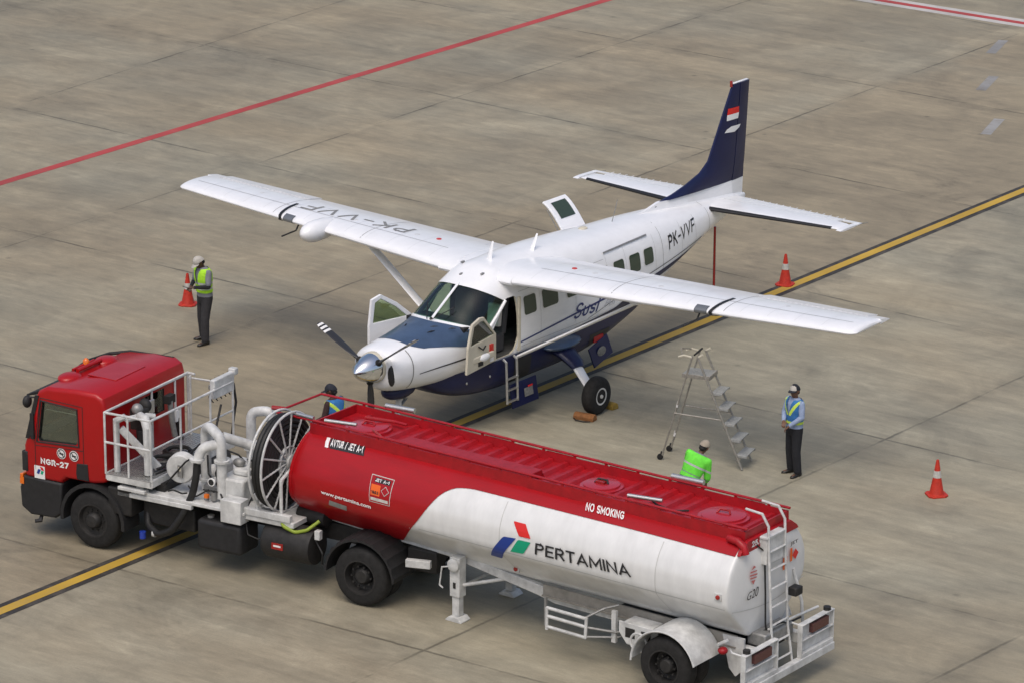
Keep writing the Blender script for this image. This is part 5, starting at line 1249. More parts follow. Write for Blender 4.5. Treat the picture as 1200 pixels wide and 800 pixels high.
# gooseneck beams and sub-frame
for s_ in (-1, 1):
    b = MB(); b.prism([(-1.2,1.135),(1.55,1.085),(3.35,.90),(3.6,.845),(7.6,.80),(7.6,.62),(3.6,.66),(3.25,.73),(1.45,.98),(-1.2,1.06)], xz, s_*.46, s_*.56, M['white_steel']); b.build('chassis_beam', M['white_steel'], truck, .012, loc=(KX,0,0), rotz=KR)
b = MB(); b.box2((3.40,-.60,.77),(7.10,-.565,.955), M['beam_grey']); b.box2((3.40,-.64,.765),(7.10,-.60,.79), M['beam_grey']); TP(b, 'walkway_beam', M['beam_grey'])
b = MB(); b.box2((-1.1,-.45,1.05),(1.2,.45,1.11), M['chassis']); TP(b, 'coupler_plate', M['chassis']); b = MB(); b.box2((4.6,-.46,.60),(7.3,.46,.75), M['chassis']); TP(b, 'subframe', M['chassis'])
# landing legs
for s_ in (-1, 1):
    y = s_*.72; b = MB(); b.box2((1.68,y-.09,.42),(1.88,y+.09,1.10), M['white_steel']); b.box2((1.71,y-.065,.08),(1.85,y+.065,.50), M['white_steel']); lg = TP(b, 'landing_leg', M['white_steel'], bevel=.01)
    b = MB(); b.prism([(1.62,.0),(1.94,.0),(1.94,.02),(1.87,.08),(1.69,.08),(1.62,.02)], xz, y-.13, y+.13, M['white_steel']); b.build('foot', M['white_steel'], lg, .008)
    b = MB(); b.lathe((1.78,y+s_*.09,.98),(0,s_,0),[(0,.11),(.05,.11),(.07,.08),(.07,.001)], M['white_steel'], 18); b.build('gearbox', M['white_steel'], lg); b = MB(); b.box((1.78,y+s_*.093,.62), (.05,.01,.10), M['chassis']); b.build('label_plate', M['chassis'], lg)
    if s_ < 0:
        b = MB(); b.tube([(1.73,y-.15,.96),(1.58,y-.16,.92),(1.53,y-.16,.60),(1.60,y-.16,.56)], .013, M['white_steel'], 8); b.build('crank', M['white_steel'], lg)
b = MB(); b.tube([(1.78,-.65,.55),(1.78,.65,.55)], .025, M['white_steel'], 8); b.tube([(1.88,-.70,.62),(2.8,-.45,.90)], .03, M['white_steel'], 8); b.tube([(1.88,.70,.62),(2.8,.45,.90)], .03, M['white_steel'], 8); TP(b, 'leg_brace', M['white_steel'])
# folding side guard with its arms
b = MB()
for p, q in (((3.84,.82),(4.62,.81)),((3.84,.68),(4.62,.67)),((3.84,.50),(4.60,.49)),((3.84,.82),(3.84,.45)),((4.61,.83),(4.59,.48))):
    b.tube([(p[0],-1.10,p[1]),(q[0],-1.10,q[1])], .022, M['white_steel'], 6, flat=(1,1.3))
sg_ = TP(b, 'side_guard', M['white_steel'])
b = MB()
for pts in (((4.6,-1.08,.66),(5.0,-.85,.60),(5.3,-.5,.62)),((4.6,-1.08,.50),(5.0,-.8,.50),(5.2,-.5,.58)),((4.55,-1.05,.80),(4.78,-.85,.95),(4.95,-.7,1.0))): b.tube(pts, .02, M['grey'], 6)
b.box2((4.92,-.86,.42),(5.0,-.80,.95), M['white_steel']); b.build('guard_arm', M['grey'], sg_); b = MB(); b.box2((3.78,-1.09,.5),(3.82,-1.05,.98), M['grey']); b.build('guard_post', M['grey'], sg_)
b = MB(); b.tube([(5.62+.15*math.cos(t), -1.12, .66+.15*math.sin(t)) for t in frange(0,2*math.pi,25)], .020, M['white_steel'], 8, caps=False); TP(b, 'hose_ring', M['white_steel'])
b = MB(); b.box2((5.2,-.95,.60),(5.75,-.62,.86), M['white_steel']); b.prism([(5.15,.88),(5.9,.88),(5.9,.62),(5.7,.52),(5.3,.52),(5.15,.70)], xz, -.99, -.96, M['white_steel']); tb_ = TP(b, 'spring_hanger', M['white_steel'], bevel=.01)
for q0 in (5.28, 5.58):
    b = MB(); b.box2((q0,-.996,.64),(q0+.18,-.992,.80), M['chassis']); b.build('opening', M['chassis'], tb_)
# trailer axle, wheels and white mudguards
b = MB(); b.cyl((6.25,-.95,.5),(6.25,.95,.5), .08, M['chassis']); TP(b, 'trailer_axle', M['chassis'])
for s_ in (-1, 1):
    truck_wheel(6.25, s_*1.20, dual=True, trailer=True, r=.475)
    b = MB(); rg = []
    for k in range(19):
        a = R(4+160*k/18); ro = .60; ri = .58; c, s = -math.cos(a), math.sin(a); zc = .465
        rg.append([Vector((6.25+c*ri, s_*1.37, zc+s*ri)), Vector((6.25+c*ro, s_*1.37, zc+s*ro)), Vector((6.25+c*ro, s_*.62, zc+s*ro)), Vector((6.25+c*ri, s_*.62, zc+s*ri))])
    b.rings(rg, M['white_steel'], smooth=True); mg = TP(b, 'mudguard', M['white_steel'])
    b = MB(); b.tube([(6.25-math.cos(R(a))*.60, s_*1.372, .465+math.sin(R(a))*.60) for a in frange(0,164,20)], .016, M['white_steel'], 6); b.build('rolled_edge', M['white_steel'], mg)
b = MB(); b.ellip((6.98,-.80,.76),(.08,.08,.06), M['red_top']); b.tube([(6.95,-.9,.88),(7.0,-.7,.9)], .03, M['white_steel'], 8); TP(b, 'brake_chamber', M['red_top'])
b = MB(); b.prism([(6.85,.95),(7.25,.95),(7.22,.42),(7.1,.30),(6.98,.42)], xz, -.62, -.58, M['white_steel']); TP(b, 'mud_flap', M['white_steel'])
# rear bumper with its two lamp boards
b = MB(); b.box2((7.60,-1.27,.30),(7.72,1.27,.43), M['white_steel']); b.box2((7.2,-.5,.62),(7.62,-.44,.80), M['white_steel']); b.box2((7.2,.44,.62),(7.62,.5,.80), M['white_steel']); bu = TP(b, 'rear_bumper', M['white_steel'], bevel=.012)
for (ya, yb) in ((-1.27,-.36),(.36,1.27)):
    b = MB(); o_ = ya if ya < 0 else yb; i_ = yb if ya < 0 else ya
    b.box2((7.62,ya,.43),(7.70,yb,.50), M['white_steel']); b.box2((7.61,min(o_,o_*.98),.43),(7.70,max(o_,o_*.98),.98), M['white_steel']); b.box2((7.61,min(i_,i_*.92),.43),(7.70,max(i_,i_*.92),.985), M['white_steel']); b.box2((7.60,ya,.965),(7.71,yb,.985), M['white_steel']); b.box2((7.615,ya,.5),(7.635,yb,.95), M['white_steel']); b.box2((7.62,ya,.70),(7.70,yb,.725), M['white_steel'])
    b.tube([(7.62,ya*.99,.97),(7.45,ya*.99,.98),(7.25,ya*.8,.92)], .018, M['white_steel'], 6)
    bd = b.build('lamp_board', M['white_steel'], bu, .01)
    c_ = (ya+yb)/2; b = MB(); b.box((7.665,c_+.06,.84),(.07,.48,.15), M['lamp_dull']); b.build('tail_lamp', M['lamp_dull'], bd, .008)
    b = MB(); b.tube([(7.64,o_*.90,.985),(7.64,o_*.90,1.04)], .06, M['chassis'], 12); b.build('rubber_stop', M['chassis'], bd)
b = MB(); b.box((7.50,.42,1.5),(.16,.20,.14), M['chassis']); b.build('rear_camera', M['chassis'], bu, .02)
# rear ladder
b = MB()
for y in (-.24,.22): b.tube([(7.60,y,.40),(7.50,y,1.0),(7.42,y,2.3),(7.40,y,2.72),(7.28,y,2.90),(6.98,y,2.92)], .021, M['white_steel'], 8)
la = TP(b, 'rear_ladder', M['white_steel'])
for z in (.55,.83,1.11,1.40,1.70,2.0,2.3,2.55):
    b = MB(); xx = 7.60-.1*(z-.4)/.6 if z < 1 else 7.50-.08*(z-1)/1.3; b.tube([(xx,-.24,z),(xx,.22,z)], .014, M['white_steel'], 6, flat=(1.6,1)); b.build('rung', M['white_steel'], la)
b = MB(); b.tube([(7.45,.78,.45),(7.42,.74,1.2),(7.30,.66,1.75)], .025, M['white_steel'], 8); b.tube([(7.45,-.25,1.05),(7.48,.40,1.05),(7.5,1.1,1.02)], .02, M['white_steel'], 6); TP(b, 'grab_rail', M['white_steel'])
b = MB(); b.box((7.33,-.02,2.30),(.14,.50,.42), M['white_steel']); b.box((7.30,-.02,2.53),(.24,.54,.04), M['white_steel']); TP(b, 'rear_locker', M['white_steel'], bevel=.01)
b = MB(); b.tube([(7.25,-.42,2.48),(7.34,-.24,2.30),(7.36,-.22,1.6),(7.36,-.20,1.1),(7.4,-.2,.9)], .014, M['hose'], 6); b.tube([(7.3,-.3,.95),(7.5,0,1.1),(7.45,.35,.98),(7.5,.6,1.0)], .016, M['hose'], 6); TP(b, 'cable', M['hose'])
b = MB(); b.box2((7.15,-.4,.78),(7.5,.4,1.0), M['grey']); TP(b, 'valve_chest', M['grey'], bevel=.03)
# red rear end of the coaming, with the overflow pipes
b = MB(); b.prism([(-.83,2.37),(-.78,2.44),(-.60,2.56),(.60,2.56),(.78,2.44),(.83,2.37)], lambda u,v,w_: (w_,u,v), 7.21, 7.275, M['red_top']); rp = TP(b, 'rear_valance', M['red_top'], bevel=.01)
b = MB(); b.tube([(6.95,-.66,2.56),(7.15,-.70,2.56),(7.27,-.71,2.49),(7.30,-.71,2.38)], .06, M['red_top'], 12); b.build('drain_pipe', M['red_top'], rp)
# lettering and marks
def tdecal(name, bm, q, m, par=tank, sv=.02, un=True, su=.1, off=.018):
    if un: unit(bm)
    def fn(u, v): a = bil(q, u, v); return tank_side(a[0], a[1], off)
    return decal(name, bm, fn, m, par, su, None) if sv is None else decal(name, bm, fn, m, par, su, sv)
def rect01(): return poly_bm([[(0,0),(1,0),(1,1),(0,1)]])
PQ = [(3.63,1.885),(5.41,1.915),(5.48,1.70),(3.61,1.655)]
tdecal('lettering', cap_text('PERTAMINA', .155, .10), PQ, M['black_ink'], su=.03, sv=.17)
def rpoly(pts, r=.12):
    out = []
    n = len(pts)
    for i in range(n):
        p0, p1, p2 = Vector(pts[i-1]), Vector(pts[i]), Vector(pts[(i+1)%n]); a = p1+(p0-p1)*r*(1 if i % 2 == 0 else .12); c = p1+(p2-p1)*r*(1 if i % 2 == 0 else .12)
        for t in frange(0,1,4): out.append(tuple(a*(1-t)**2+p1*2*t*(1-t)+c*t*t))
    return out
for q, mm in (([(3.14,2.10),(3.38,2.10),(3.53,1.905),(3.30,1.90)],'red_ink'),([(2.99,1.832),(3.24,1.851),(2.82,1.363),(2.60,1.374)],'blue_ink'),([(3.28,1.841),(3.53,1.847),(3.38,1.622),(3.12,1.603)],'green_ink')):
    bm = poly_bm([rpoly(q)]); cutgrid(bm, .08, .06)
    for v in bm.verts: v.co = tank_side(v.co.x, v.co.y, .012)
    me = bpy.data.meshes.new('emblem'); bm.to_mesh(me); bm.free(); me.materials.append(M[mm]); link('emblem', me, tank)
def plate_text(txt, q, plate, ink, bold=.02, pad=(.04,.12), par=tank, off=.016):
    if plate: pl_ = tdecal('plate', rect01(), q, M[plate], un=False, su=.06, sv=.1, off=off, par=par)
    else: pl_ = par
    bm = cap_text(txt, .20, .12) if txt.upper() == txt else text_mesh(txt, bold); unit(bm); q2 = [bil(q, u, v) for u, v in ((pad[0],1-pad[1]),(1-pad[0],1-pad[1]),(1-pad[0],pad[1]),(pad[0],pad[1]))]
    return tdecal('lettering', bm, q2, M[ink], un=False, su=.05, sv=.12, off=off+.012, par=par)
plate_text('AVTUR / JET A-1', [(-.93,2.525),(-.21,2.53),(-.10,2.42),(-.82,2.41)], 'black_ink', 'white_flat')
b_ = tdecal('plate', rect01(), [(-1.01,2.525),(-.94,2.525),(-.84,2.41),(-.91,2.41)], M['white_flat'], un=False, su=.2, sv=.2)
plate_text('NO SMOKING', [(4.24,2.525),(4.97,2.525),(5.07,2.435),(4.34,2.43)], None, 'white_flat', pad=(0,0))
plate_text('www.pertamina.com', [(-.72,1.81),(.32,1.775),(.32,1.695),(-.73,1.733)], None, 'white_flat', bold=.025, pad=(0,0))
# hazard placard
Q = [(.22,2.24),(.69,2.232),(.70,1.832),(.28,1.835)]
tdecal('placard_edge', rect01(), Q, M['cone_band'], un=False, su=.25, sv=.25, off=.015)
sub = lambda u0,v0,u1,v1: [bil(Q,u0,v1), bil(Q,u1,v1), bil(Q,u1,v0), bil(Q,u0,v0)]
tdecal('placard', rect01(), sub(.03,.03,.97,.97), M['red'], un=False, su=.25, sv=.25, off=.018)
plate_text('JET A-1', sub(.20,.76,.88,.92), 'black_ink', 'white_flat', bold=.03, off=.021)
tdecal('placard_orange', rect01(), sub(.08,.28,.50,.68), M['orange_ink'], un=False, su=.5, sv=.5, off=.021)
plate_text('1863', sub(.12,.34,.46,.46), None, 'black_ink', bold=.02, pad=(0,0), off=.022)
bm = poly_bm([[(.5,0),(1,.5),(.5,1),(0,.5)]]); tdecal('hazard_diamond', bm, sub(.54,.32,.92,.70), M['cone_band'], un=False, su=.5, sv=.5, off=.021)
bm = poly_bm([[(.5,.08),(.92,.5),(.5,.92),(.08,.5)]]); tdecal('hazard_diamond', bm, sub(.54,.32,.92,.70), M['red'], un=False, su=.5, sv=.5, off=.024)
tdecal('placard_strip', rect01(), sub(.08,.08,.92,.20), M['cone_band'], un=False, su=.5, sv=.5, off=.021)
tdecal('plate', rect01(), [(-.56,1.666),(-.20,1.64),(-.22,1.553),(-.59,1.579)], M['grey'], un=False, su=.5, sv=.5)
for x, z in ((2.90,1.12),(7.08,1.76)):
    b = MB(); p = tank_side(x, z-dz(x)*0, .0); b.box(p, (.13,.03,.11), M['white_steel']); ml = b.build('marker_lamp', M['white_steel'], tank)
    b = MB(); b.lathe(p+Vector((0,-.01,0)), (0,-1,0), [(0,.04),(.025,.035),(.035,.001)], M['lens_red'], 12); b.build('lens', M['lens_red'], ml)
# marks on the rear head
def rear(u, v, off=.0): return Vector((7.315+off - .14*(u*u+(v-1.8)**2)*.5, u, v))
def rdecal(name, bm, q, m, un=True, su=.2, sv=.2, off=.0):
    if un: unit(bm)
    return decal(name, bm, lambda u, v: (lambda a: Vector((7.325+off, a[0], a[1])))(bil(q,u,v)), m, tank, su, sv)
rdecal('rear_emblem', poly_bm([[(.5,1),(.8,.86),(.2,.80)],[(.1,.74),(.95,.68),(.9,.62),(.05,.66)],[(0,.58),(1,.50),(.95,.42),(.05,.50)],[(.05,.42),(.95,.34),(.85,.28),(.1,.34)],[(.2,.24),(.75,.2),(.5,.0)]]), [(-.62,2.15),(-.40,2.15),(-.40,1.84),(-.62,1.84)], M['cone_red'] if 'cone_red' in M else M['lens_red'], un=False)
rdecal('rear_lettering', text_mesh('G20', .0, .3), [(-.68,1.74),(-.36,1.77),(-.36,1.62),(-.68,1.62)], M['black_ink'])
rdecal('rear_placard', rect01(), [(.32,2.02),(.44,2.02),(.44,1.82),(.32,1.82)], M['orange_ink'], un=False)
rdecal('rear_placard', rect01(), [(.52,2.12),(.58,2.12),(.58,1.90),(.52,1.90)], M['orange_ink'], un=False)
rdecal('rear_placard', poly_bm([[(.5,0),(1,.5),(.5,1),(0,.5)]]), [(.58,2.08),(.76,2.08),(.76,1.90),(.58,1.90)], M['red_ink'], un=False)
rdecal('rear_lettering', text_mesh('JET', .02), [(.52,2.22),(.74,2.22),(.74,2.15),(.52,2.15)], M['black_ink'])
bm = cap_text('25.000 L', .22, .12); unit(bm)
decal('capacity_lettering', bm, lambda u, v: Vector((7.280, -.52+.62*u, 2.43+.10*v)), M['white_flat'], rp)
# marks on the cab door
def ddecal(name, bm, q, m, un=True, off=.0):
    if un: unit(bm)
    return decal(name, bm, lambda u, v: (lambda a: Vector((a[0], -1.221-off, a[1])))(bil(q,u,v)), m, cab)
ddecal('fleet_number', cap_text('NGR-27', .24, .12), [(-1.06,1.47),(-.47,1.47),(-.47,1.335),(-1.06,1.335)], M['white_flat'])
ddecal('emblem_plate', rect01(), [(-1.20,1.30),(-.98,1.30),(-.98,1.07),(-1.20,1.07)], M['white_flat'], un=False)
for q, mm in (([(-1.08,1.29),(-1.02,1.28),(-.99,1.22),(-1.05,1.23)],'red_ink'),([(-1.12,1.24),(-1.06,1.24),(-1.10,1.15),(-1.15,1.16)],'blue_ink'),([(-1.05,1.22),(-1.0,1.21),(-1.03,1.15),(-1.07,1.16)],'green_ink')):
    ddecal('emblem', poly_bm([q]), [(0,1),(1,1),(1,0),(0,0)], M[mm], un=False, off=.004)
for cx_ in (-.62,-.36):
    n = 24; cz_ = 1.60; ddecal('prohibition_sign', poly_bm([[(cx_+.095*math.cos(2*math.pi*i/n), cz_+.095*math.sin(2*math.pi*i/n)) for i in range(n)]]), [(0,1),(1,1),(1,0),(0,0)], M['white_flat'], un=False)
    bm = poly_bm([[(cx_+r_*math.cos(a), cz_+r_*math.sin(a)) for r_, a in ((.066,2*math.pi*i/n),(.082,2*math.pi*i/n),(.082,2*math.pi*(i+1)/n),(.066,2*math.pi*(i+1)/n))] for i in range(n)]+[[(cx_-.055,cz_+.045),(cx_-.045,cz_+.058),(cx_+.055,cz_-.045),(cx_+.045,cz_-.058)],[(cx_-.04,cz_-.015),(cx_+.045,cz_-.015),(cx_+.045,cz_+.012),(cx_-.04,cz_+.012)]])
    ddecal('prohibition_mark', bm, [(0,1),(1,1),(1,0),(0,0)], M['black_ink'], un=False, off=.004)
# ------------------------------------------------------------------ people
SKIN = mat('dark_skin', (.085,.040,.024), .55, noise=.15, nscale=20); SKIN2 = mat('brown_skin', (.15,.072,.042), .55, noise=.15, nscale=20)
HAIR = mat('black_hair', (.010,.009,.008), .7)
def cloth(name, c): return mat(name, c, .85, noise=.22, nscale=9, bump=.35, bscale=26)
C_lime = cloth('lime_vest', (.42,.80,.035)); C_lime_g = cloth('bright_green_vest', (.16,.78,.06)); C_blue = cloth('blue_vest', (.035,.17,.42)); C_refl = mat('reflective_tape', (.50,.52,.50), .4, noise=.2, nscale=20)
C_yel = cloth('yellow_green_tape', (.60,.80,.10)); C_grey = cloth('grey_shirt', (.21,.22,.25)); C_lblue = cloth('light_blue_shirt', (.30,.38,.55)); C_dk = cloth('dark_trousers', (.030,.029,.032)); C_blk = cloth('black_trousers', (.012,.013,.017))
C_shoe = mat('black_shoes', (.012,.011,.010), .4); C_capw = cloth('pale_cap', (.48,.46,.42)); C_capd = cloth('dark_cap', (.018,.020,.030)); C_brown = cloth('dark_brown_shirt', (.045,.022,.020)); C_capb = cloth('beige_cap', (.36,.31,.24))
def remeshed(b, vox, smooth=2):
    me = bpy.data.meshes.new('r'); bmesh.ops.recalc_face_normals(b.bm, faces=b.bm.faces); b.bm.to_mesh(me); b.bm.free()
    o = bpy.data.objects.new('r', me); COL.objects.link(o)
    r = o.modifiers.new('r','REMESH'); r.mode = 'VOXEL'; r.voxel_size = vox; r.adaptivity = 0
    s = o.modifiers.new('s','SMOOTH'); s.factor = .5; s.iterations = smooth
    return evaluated(o)
def cap_(b, p, q, r0, r1, sy=1., seg=14):
    """tapered limb with round ends"""
    p, q = Vector(p), Vector(q); d = (q-p).normalized(); b.tube([p-d*r0*.8, p-d*r0*.5, p, q, q+d*r1*.5, q+d*r1*.8], [r0*.55, r0*.87, r0, r1, r1*.87, r1*.55], None, seg)
def person(label, loc, yaw, lean=0., side_=0., head=(0,0), armL=None, armR=None, shirt=C_grey, sleeve=.5, vest=C_lime, vest_style='lime', legs=C_dk, cap=C_capw, cap_back=None, skin=SKIN, feet=((.02,.11),(-.02,-.10)), foot_yaw=(12,-12), h=1.0, hold=None, vest_sleeve=False, brim=True, cuff=None):
    """local frame: x forward, y to the person's left"""
    root = empty('person', loc, yaw, label, 'person', None); root.scale = (h,h,h)
    hip = Vector((0,0,.90)); ML = Matrix.Translation(hip) @ Matrix.Rotation(R(lean),4,'Y') @ Matrix.Rotation(R(side_),4,'X') @ Matrix.Translation(-hip)
    U = lambda p: ML @ Vector(p)
    ch = U((0,0,1.455)); HM = ML @ Matrix.Translation((0,0,1.46)) @ Matrix.Rotation(R(head[0]),4,'Z') @ Matrix.Rotation(R(head[1]),4,'Y') @ Matrix.Translation((0,0,-1.46))
    H = lambda p: HM @ Vector(p)
    aL = armL or ((.02,.25,1.12),(.06,.24,.86)); aR = armR or ((.02,-.25,1.12),(.06,-.24,.86))
    def torso(b, g=0., z0=.90, z1=1.43, xf=U):
        rows = [(.84,.115,.165),(.90,.120,.170),(.98,.108,.155),(1.06,.105,.150),(1.15,.112,.162),(1.25,.120,.178),(1.33,.115,.188),(1.38,.100,.182),(1.42,.075,.130),(1.45,.055,.07)]
        rows = [r for r in rows if z0-.001 <= r[0] <= z1+.031]
        b.rings([[xf((math.cos(2*math.pi*j/24)*(rx+g), math.sin(2*math.pi*j/24)*(ry+g), z)) for j in range(24)] for z, rx, ry in rows])
    def limbs_leg(b, g=0., low=.08):
        for k, s_ in enumerate((1,-1)):
            fx, fy = feet[k]; hp = Vector((0, s_*.085, .88)); an = Vector((fx, fy, .085)); kn = hp.lerp(an,.52)+Vector((.03,0,0))
            if low > .3: continue
            cap_(b, hp, kn, .083+g, .057+g*1.1); an2 = kn.lerp(an, 1-(low-.085)/.4); cap_(b, kn, an2, .057+g*1.1, .040+g*1.5)
    sh = {1: (0,.185,1.375), -1: (0,-.185,1.375)}
    def arm(b, s_, g=0., upto=2., both=True):
        e_, w_ = (aL if s_ > 0 else aR); S0, E, W_ = U(sh[s_]), U(e_), U(w_)
        if upto <= 1: E2 = S0.lerp(E, upto); cap_(b, S0, E2, .052+g, .043+g); return
        cap_(b, S0, E, .050+g, .038+g); W2 = E.lerp(W_, min(1, upto-1)); cap_(b, E, W2, .038+g, .027+g)
    # body: one continuous surface, head to feet
    b = MB(); torso(b); limbs_leg(b)
    cap_(b, U((0,0,1.40)), H((.005,0,1.50)), .052, .050)
    hc = H((.012,0,1.585)); rot = HM.to_3x3()
    b.ellip(hc, (.094,.074,.108), None, 20, 14, rot); b.ellip(H((.035,0,1.515)), (.058,.052,.045), None, 14, 8, rot)
    b.ellip(H((.105,0,1.57)), (.020,.014,.022), None, 10, 6, rot); b.ellip(H((.098,0,1.535)), (.010,.022,.007), None, 10, 6, rot); b.ellip(H((.090,0,1.522)), (.012,.020,.007), None, 10, 6, rot)
    for s_ in (1,-1): b.ellip(H((.005,s_*.078,1.575)), (.020,.012,.030), None, 10, 6, rot); b.ellip(H((.088,s_*.030,1.603)), (.016,.022,.007), None, 10, 6, rot)
    for k, s_ in enumerate((1,-1)):
        arm(b, s_); fx, fy = feet[k]; a = R(foot_yaw[k]); d = Vector((math.cos(a), math.sin(a), 0))
        cap_(b, Vector((fx,fy,.085)), Vector((fx,fy,.05)), .040, .040); cap_(b, Vector((fx,fy,.042))-d*.03, Vector((fx,fy,.032))+d*.13, .036, .028)
        e_, w_ = (aL if s_ > 0 else aR); E, W_ = U(e_), U(w_); d = (W_-E).normalized(); up = Vector((0,0,1)); lat = d.cross(up); lat = lat.normalized() if lat.length > .1 else Vector((0,1,0)); nrm = lat.cross(d)
        pc = W_+d*.045
        for t in (-.024,-.008,.008,.024): cap_(b, W_+lat*t*.6+d*.01, W_+lat*t+d*.075, .015, .013, seg=8)
        dn = -nrm if nrm.z > 0 else nrm
        for i, t in enumerate((-.027,-.009,.009,.027)):
            L_ = (.060,.072,.068,.050)[i]; k0 = W_+lat*t+d*.085; k1 = k0+(d*.85+dn*.5).normalized()*L_*.5; k2 = k1+(d*.35+dn*.95).normalized()*L_*.5
            cap_(b, k0-d*.015, k1, .0095, .0088, seg=8); cap_(b, k1, k2, .0088, .0075, seg=8)
        ths = -s_*(1 if lat.y*1 > 0 else -1); t0 = W_+lat*ths*.022+d*.02; t1 = t0+(lat*ths*.8+d*.6).normalized()*.038; cap_(b, t0, t1, .012,.010, seg=8); cap_(b, t1, t1+(d*.95+lat*-ths*.1).normalized()*.03, .010,.008, seg=8)
    me = remeshed(b, .0072, 2); me.materials.append(skin); me.shade_smooth(); body = link('body', me, root)
    # hair and cap
    b = MB(); b.ellip(H((-.016,0,1.580)), (.082,.074,.088), None, 22, 14, rot); b.ellip(H((-.045,0,1.535)), (.050,.062,.045), None, 16, 8, rot)
    hb = b.bm; hm = b.build('hair', HAIR, root)
    if cap is not None:
        b = MB(); rg = []
        for t in frange(0, 1, 9):
            a = R(4+84*t); z = 1.604+.106*math.sin(a); k = math.cos(a); lw = lambda q: .045*(1-t)*max(0,-math.cos(q))
            rg.append([H((.002+.112*k*math.cos(2*math.pi*j/26), .090*k*math.sin(2*math.pi*j/26), z-lw(2*math.pi*j/26))) for j in range(26)])
        mi = [cap]
        b.rings(rg, cap)
        c_ = b.build('cap', cap, root)
        if cap_back is not None:
            c_.data.materials.append(cap_back)
            inv = HM.inverted()
            for f in c_.data.polygons:
                if (inv @ f.center).x < .055: f.material_index = 1
        if brim:
            b = MB(); rg = []
            for t in frange(0,1,6):
                r_ = .10+.085*t; rg.append([H((.0+r_*math.cos(a)*1.05, .95*min(r_,.13)*math.sin(a)*.72, 1.616-.012*t-.02*abs(math.sin(a))**2)) for a in frange(-1.15,1.15,13)])
            b.rings(rg, None, closed=False, caps=False); br = b.build('brim', cap_back or cap, c_)
            sd = br.modifiers.new('s','SOLIDIFY'); sd.thickness = .005
    # clothes
    b = MB(); torso(b, .016, .90, 1.42); 
    for s_ in (1,-1): arm(b, s_, .013, sleeve)
    b.lathe(U((0,0,1.41)), (U((0,0,1.5))-U((0,0,1.41))), [(0,.08),(.03,.066),(.045,.060)], None, 16)
    me = remeshed(b, .011, 2); me.materials.append(shirt); me.shade_smooth(); link('shirt', me, root)
    if cuff is not None:
        b = MB()
        for s_ in (1,-1):
            e_, w_ = (aL if s_ > 0 else aR); E, W_ = U(e_), U(w_); cap_(b, U(sh[s_]).lerp(E,.75), E, .044, .044); cap_(b, E, E.lerp(W_,.92), .043, .032)
        me = remeshed(b, .009, 2); me.materials.append(cuff); me.shade_smooth(); link('arm_sleeve', me, root)
    b = MB()
    b.rings([[Vector((math.cos(2*math.pi*j/24)*rx, math.sin(2*math.pi*j/24)*ry, z)) for j in range(24)] for z, rx, ry in ((.76,.105,.170),(.84,.128,.180),(.92,.128,.178),(1.0,.118,.166))])
    limbs_leg(b, .022, .10)
    me = remeshed(b, .012, 2); me.materials.append(legs); me.shade_smooth(); link('trousers', me, root)
    for k in (0,1):
        fx, fy = feet[k]; a = R(foot_yaw[k]); d = Vector((math.cos(a), math.sin(a), 0)); l = Vector((-d.y,d.x,0)); b = MB(); rg = []
        for t, w_, hh in ((-.085,.018,.05),(-.075,.036,.085),(-.03,.042,.095),(.03,.042,.085),(.09,.048,.062),(.14,.044,.050),(.175,.026,.038),(.185,.008,.026)):
            c = Vector((fx,fy,0))+d*t; rg.append([c+l*math.cos(q)*w_+Vector((0,0,max(.0,hh/2+math.sin(q)*hh/2))) for q in [2*math.pi*j/12 for j in range(12)]])
        b.rings(rg, C_shoe); b.build('shoe', C_shoe, root)
    b = MB(); torso(b, .034, .98, 1.42)
    for s_ in (1,-1):
        if vest_sleeve: arm(b, s_, .024, 1.45)
        else: b.ellip(U((0,s_*.17,1.37)), (.085,.05,.06))
    me = remeshed(b, .0085, 3)
    inv = ML.inverted()
    mats = [vest, C_refl, C_yel, shirt]
    for m_ in mats: me.materials.append(m_)
    me.shade_smooth()
    bm = bmesh.new(); bm.from_mesh(me); dele = []
    for f in bm.faces:
        c = inv @ f.calc_center_median(); k = 0; x, y, z = c
        front = x > 0
        if not vest_sleeve and z > 1.33 and abs(y) > .215: dele.append(f); continue
        if z > 1.435: dele.append(f); continue
        if front and z > 1.10 and abs(y) < (z-1.10)*.22: dele.append(f); continue       # open V neck
        if vest_style == 'lime':
            if 1.045 < z < 1.085 or 1.145 < z < 1.185: k = 1
        elif vest_style == 'green':
            if 1.20 < z < 1.235: k = 1
            elif 1.06 < z < 1.075: k = 3
        else:
            if z < 1.035: k = 2
            elif front and abs(abs(y)-.02-(z-1.14)*.62) < .030 and z > 1.14: k = 2
            elif not front and abs(abs(y)-(z-1.12)*.75) < .034 and z > 1.10: k = 2
        f.material_index = k
    bmesh.ops.delete(bm, geom=dele, context='FACES'); bm.to_mesh(me); bm.free()
    ve = link('vest', me, root)
    if hold == 'phone':
        w_ = U(aR[1]); 
        return root, (U(aL[1]), U(aR[1]))
    return root, (U(aL[1]), U(aR[1]))
VR = math.atan2(-.795, .606)                 # world yaw of the picture's right
def yaw_of(right, toward):
    """facing given as a mix of the picture's right and towards the viewer"""
    r = Vector((.606,-.795)); t = Vector((-.795,-.606)); v = r*right+t*toward; return math.atan2(v.y, v.x)
p1, hands = person('person in lime safety vest and pale cap looking down at a phone', (3.74,6.90,0), yaw_of(-.80,.60), lean=4, head=(0,32), armL=((.06,.25,1.13),(.27,.07,1.13)), armR=((.06,-.25,1.13),(.27,-.03,1.12)),
    shirt=C_grey, sleeve=.8, vest=C_lime, legs=C_dk, cap=C_capw, skin=SKIN, feet=((.10,.14),(-.05,-.16)), foot_yaw=(5,-25), h=1.075, cuff=C_blk)
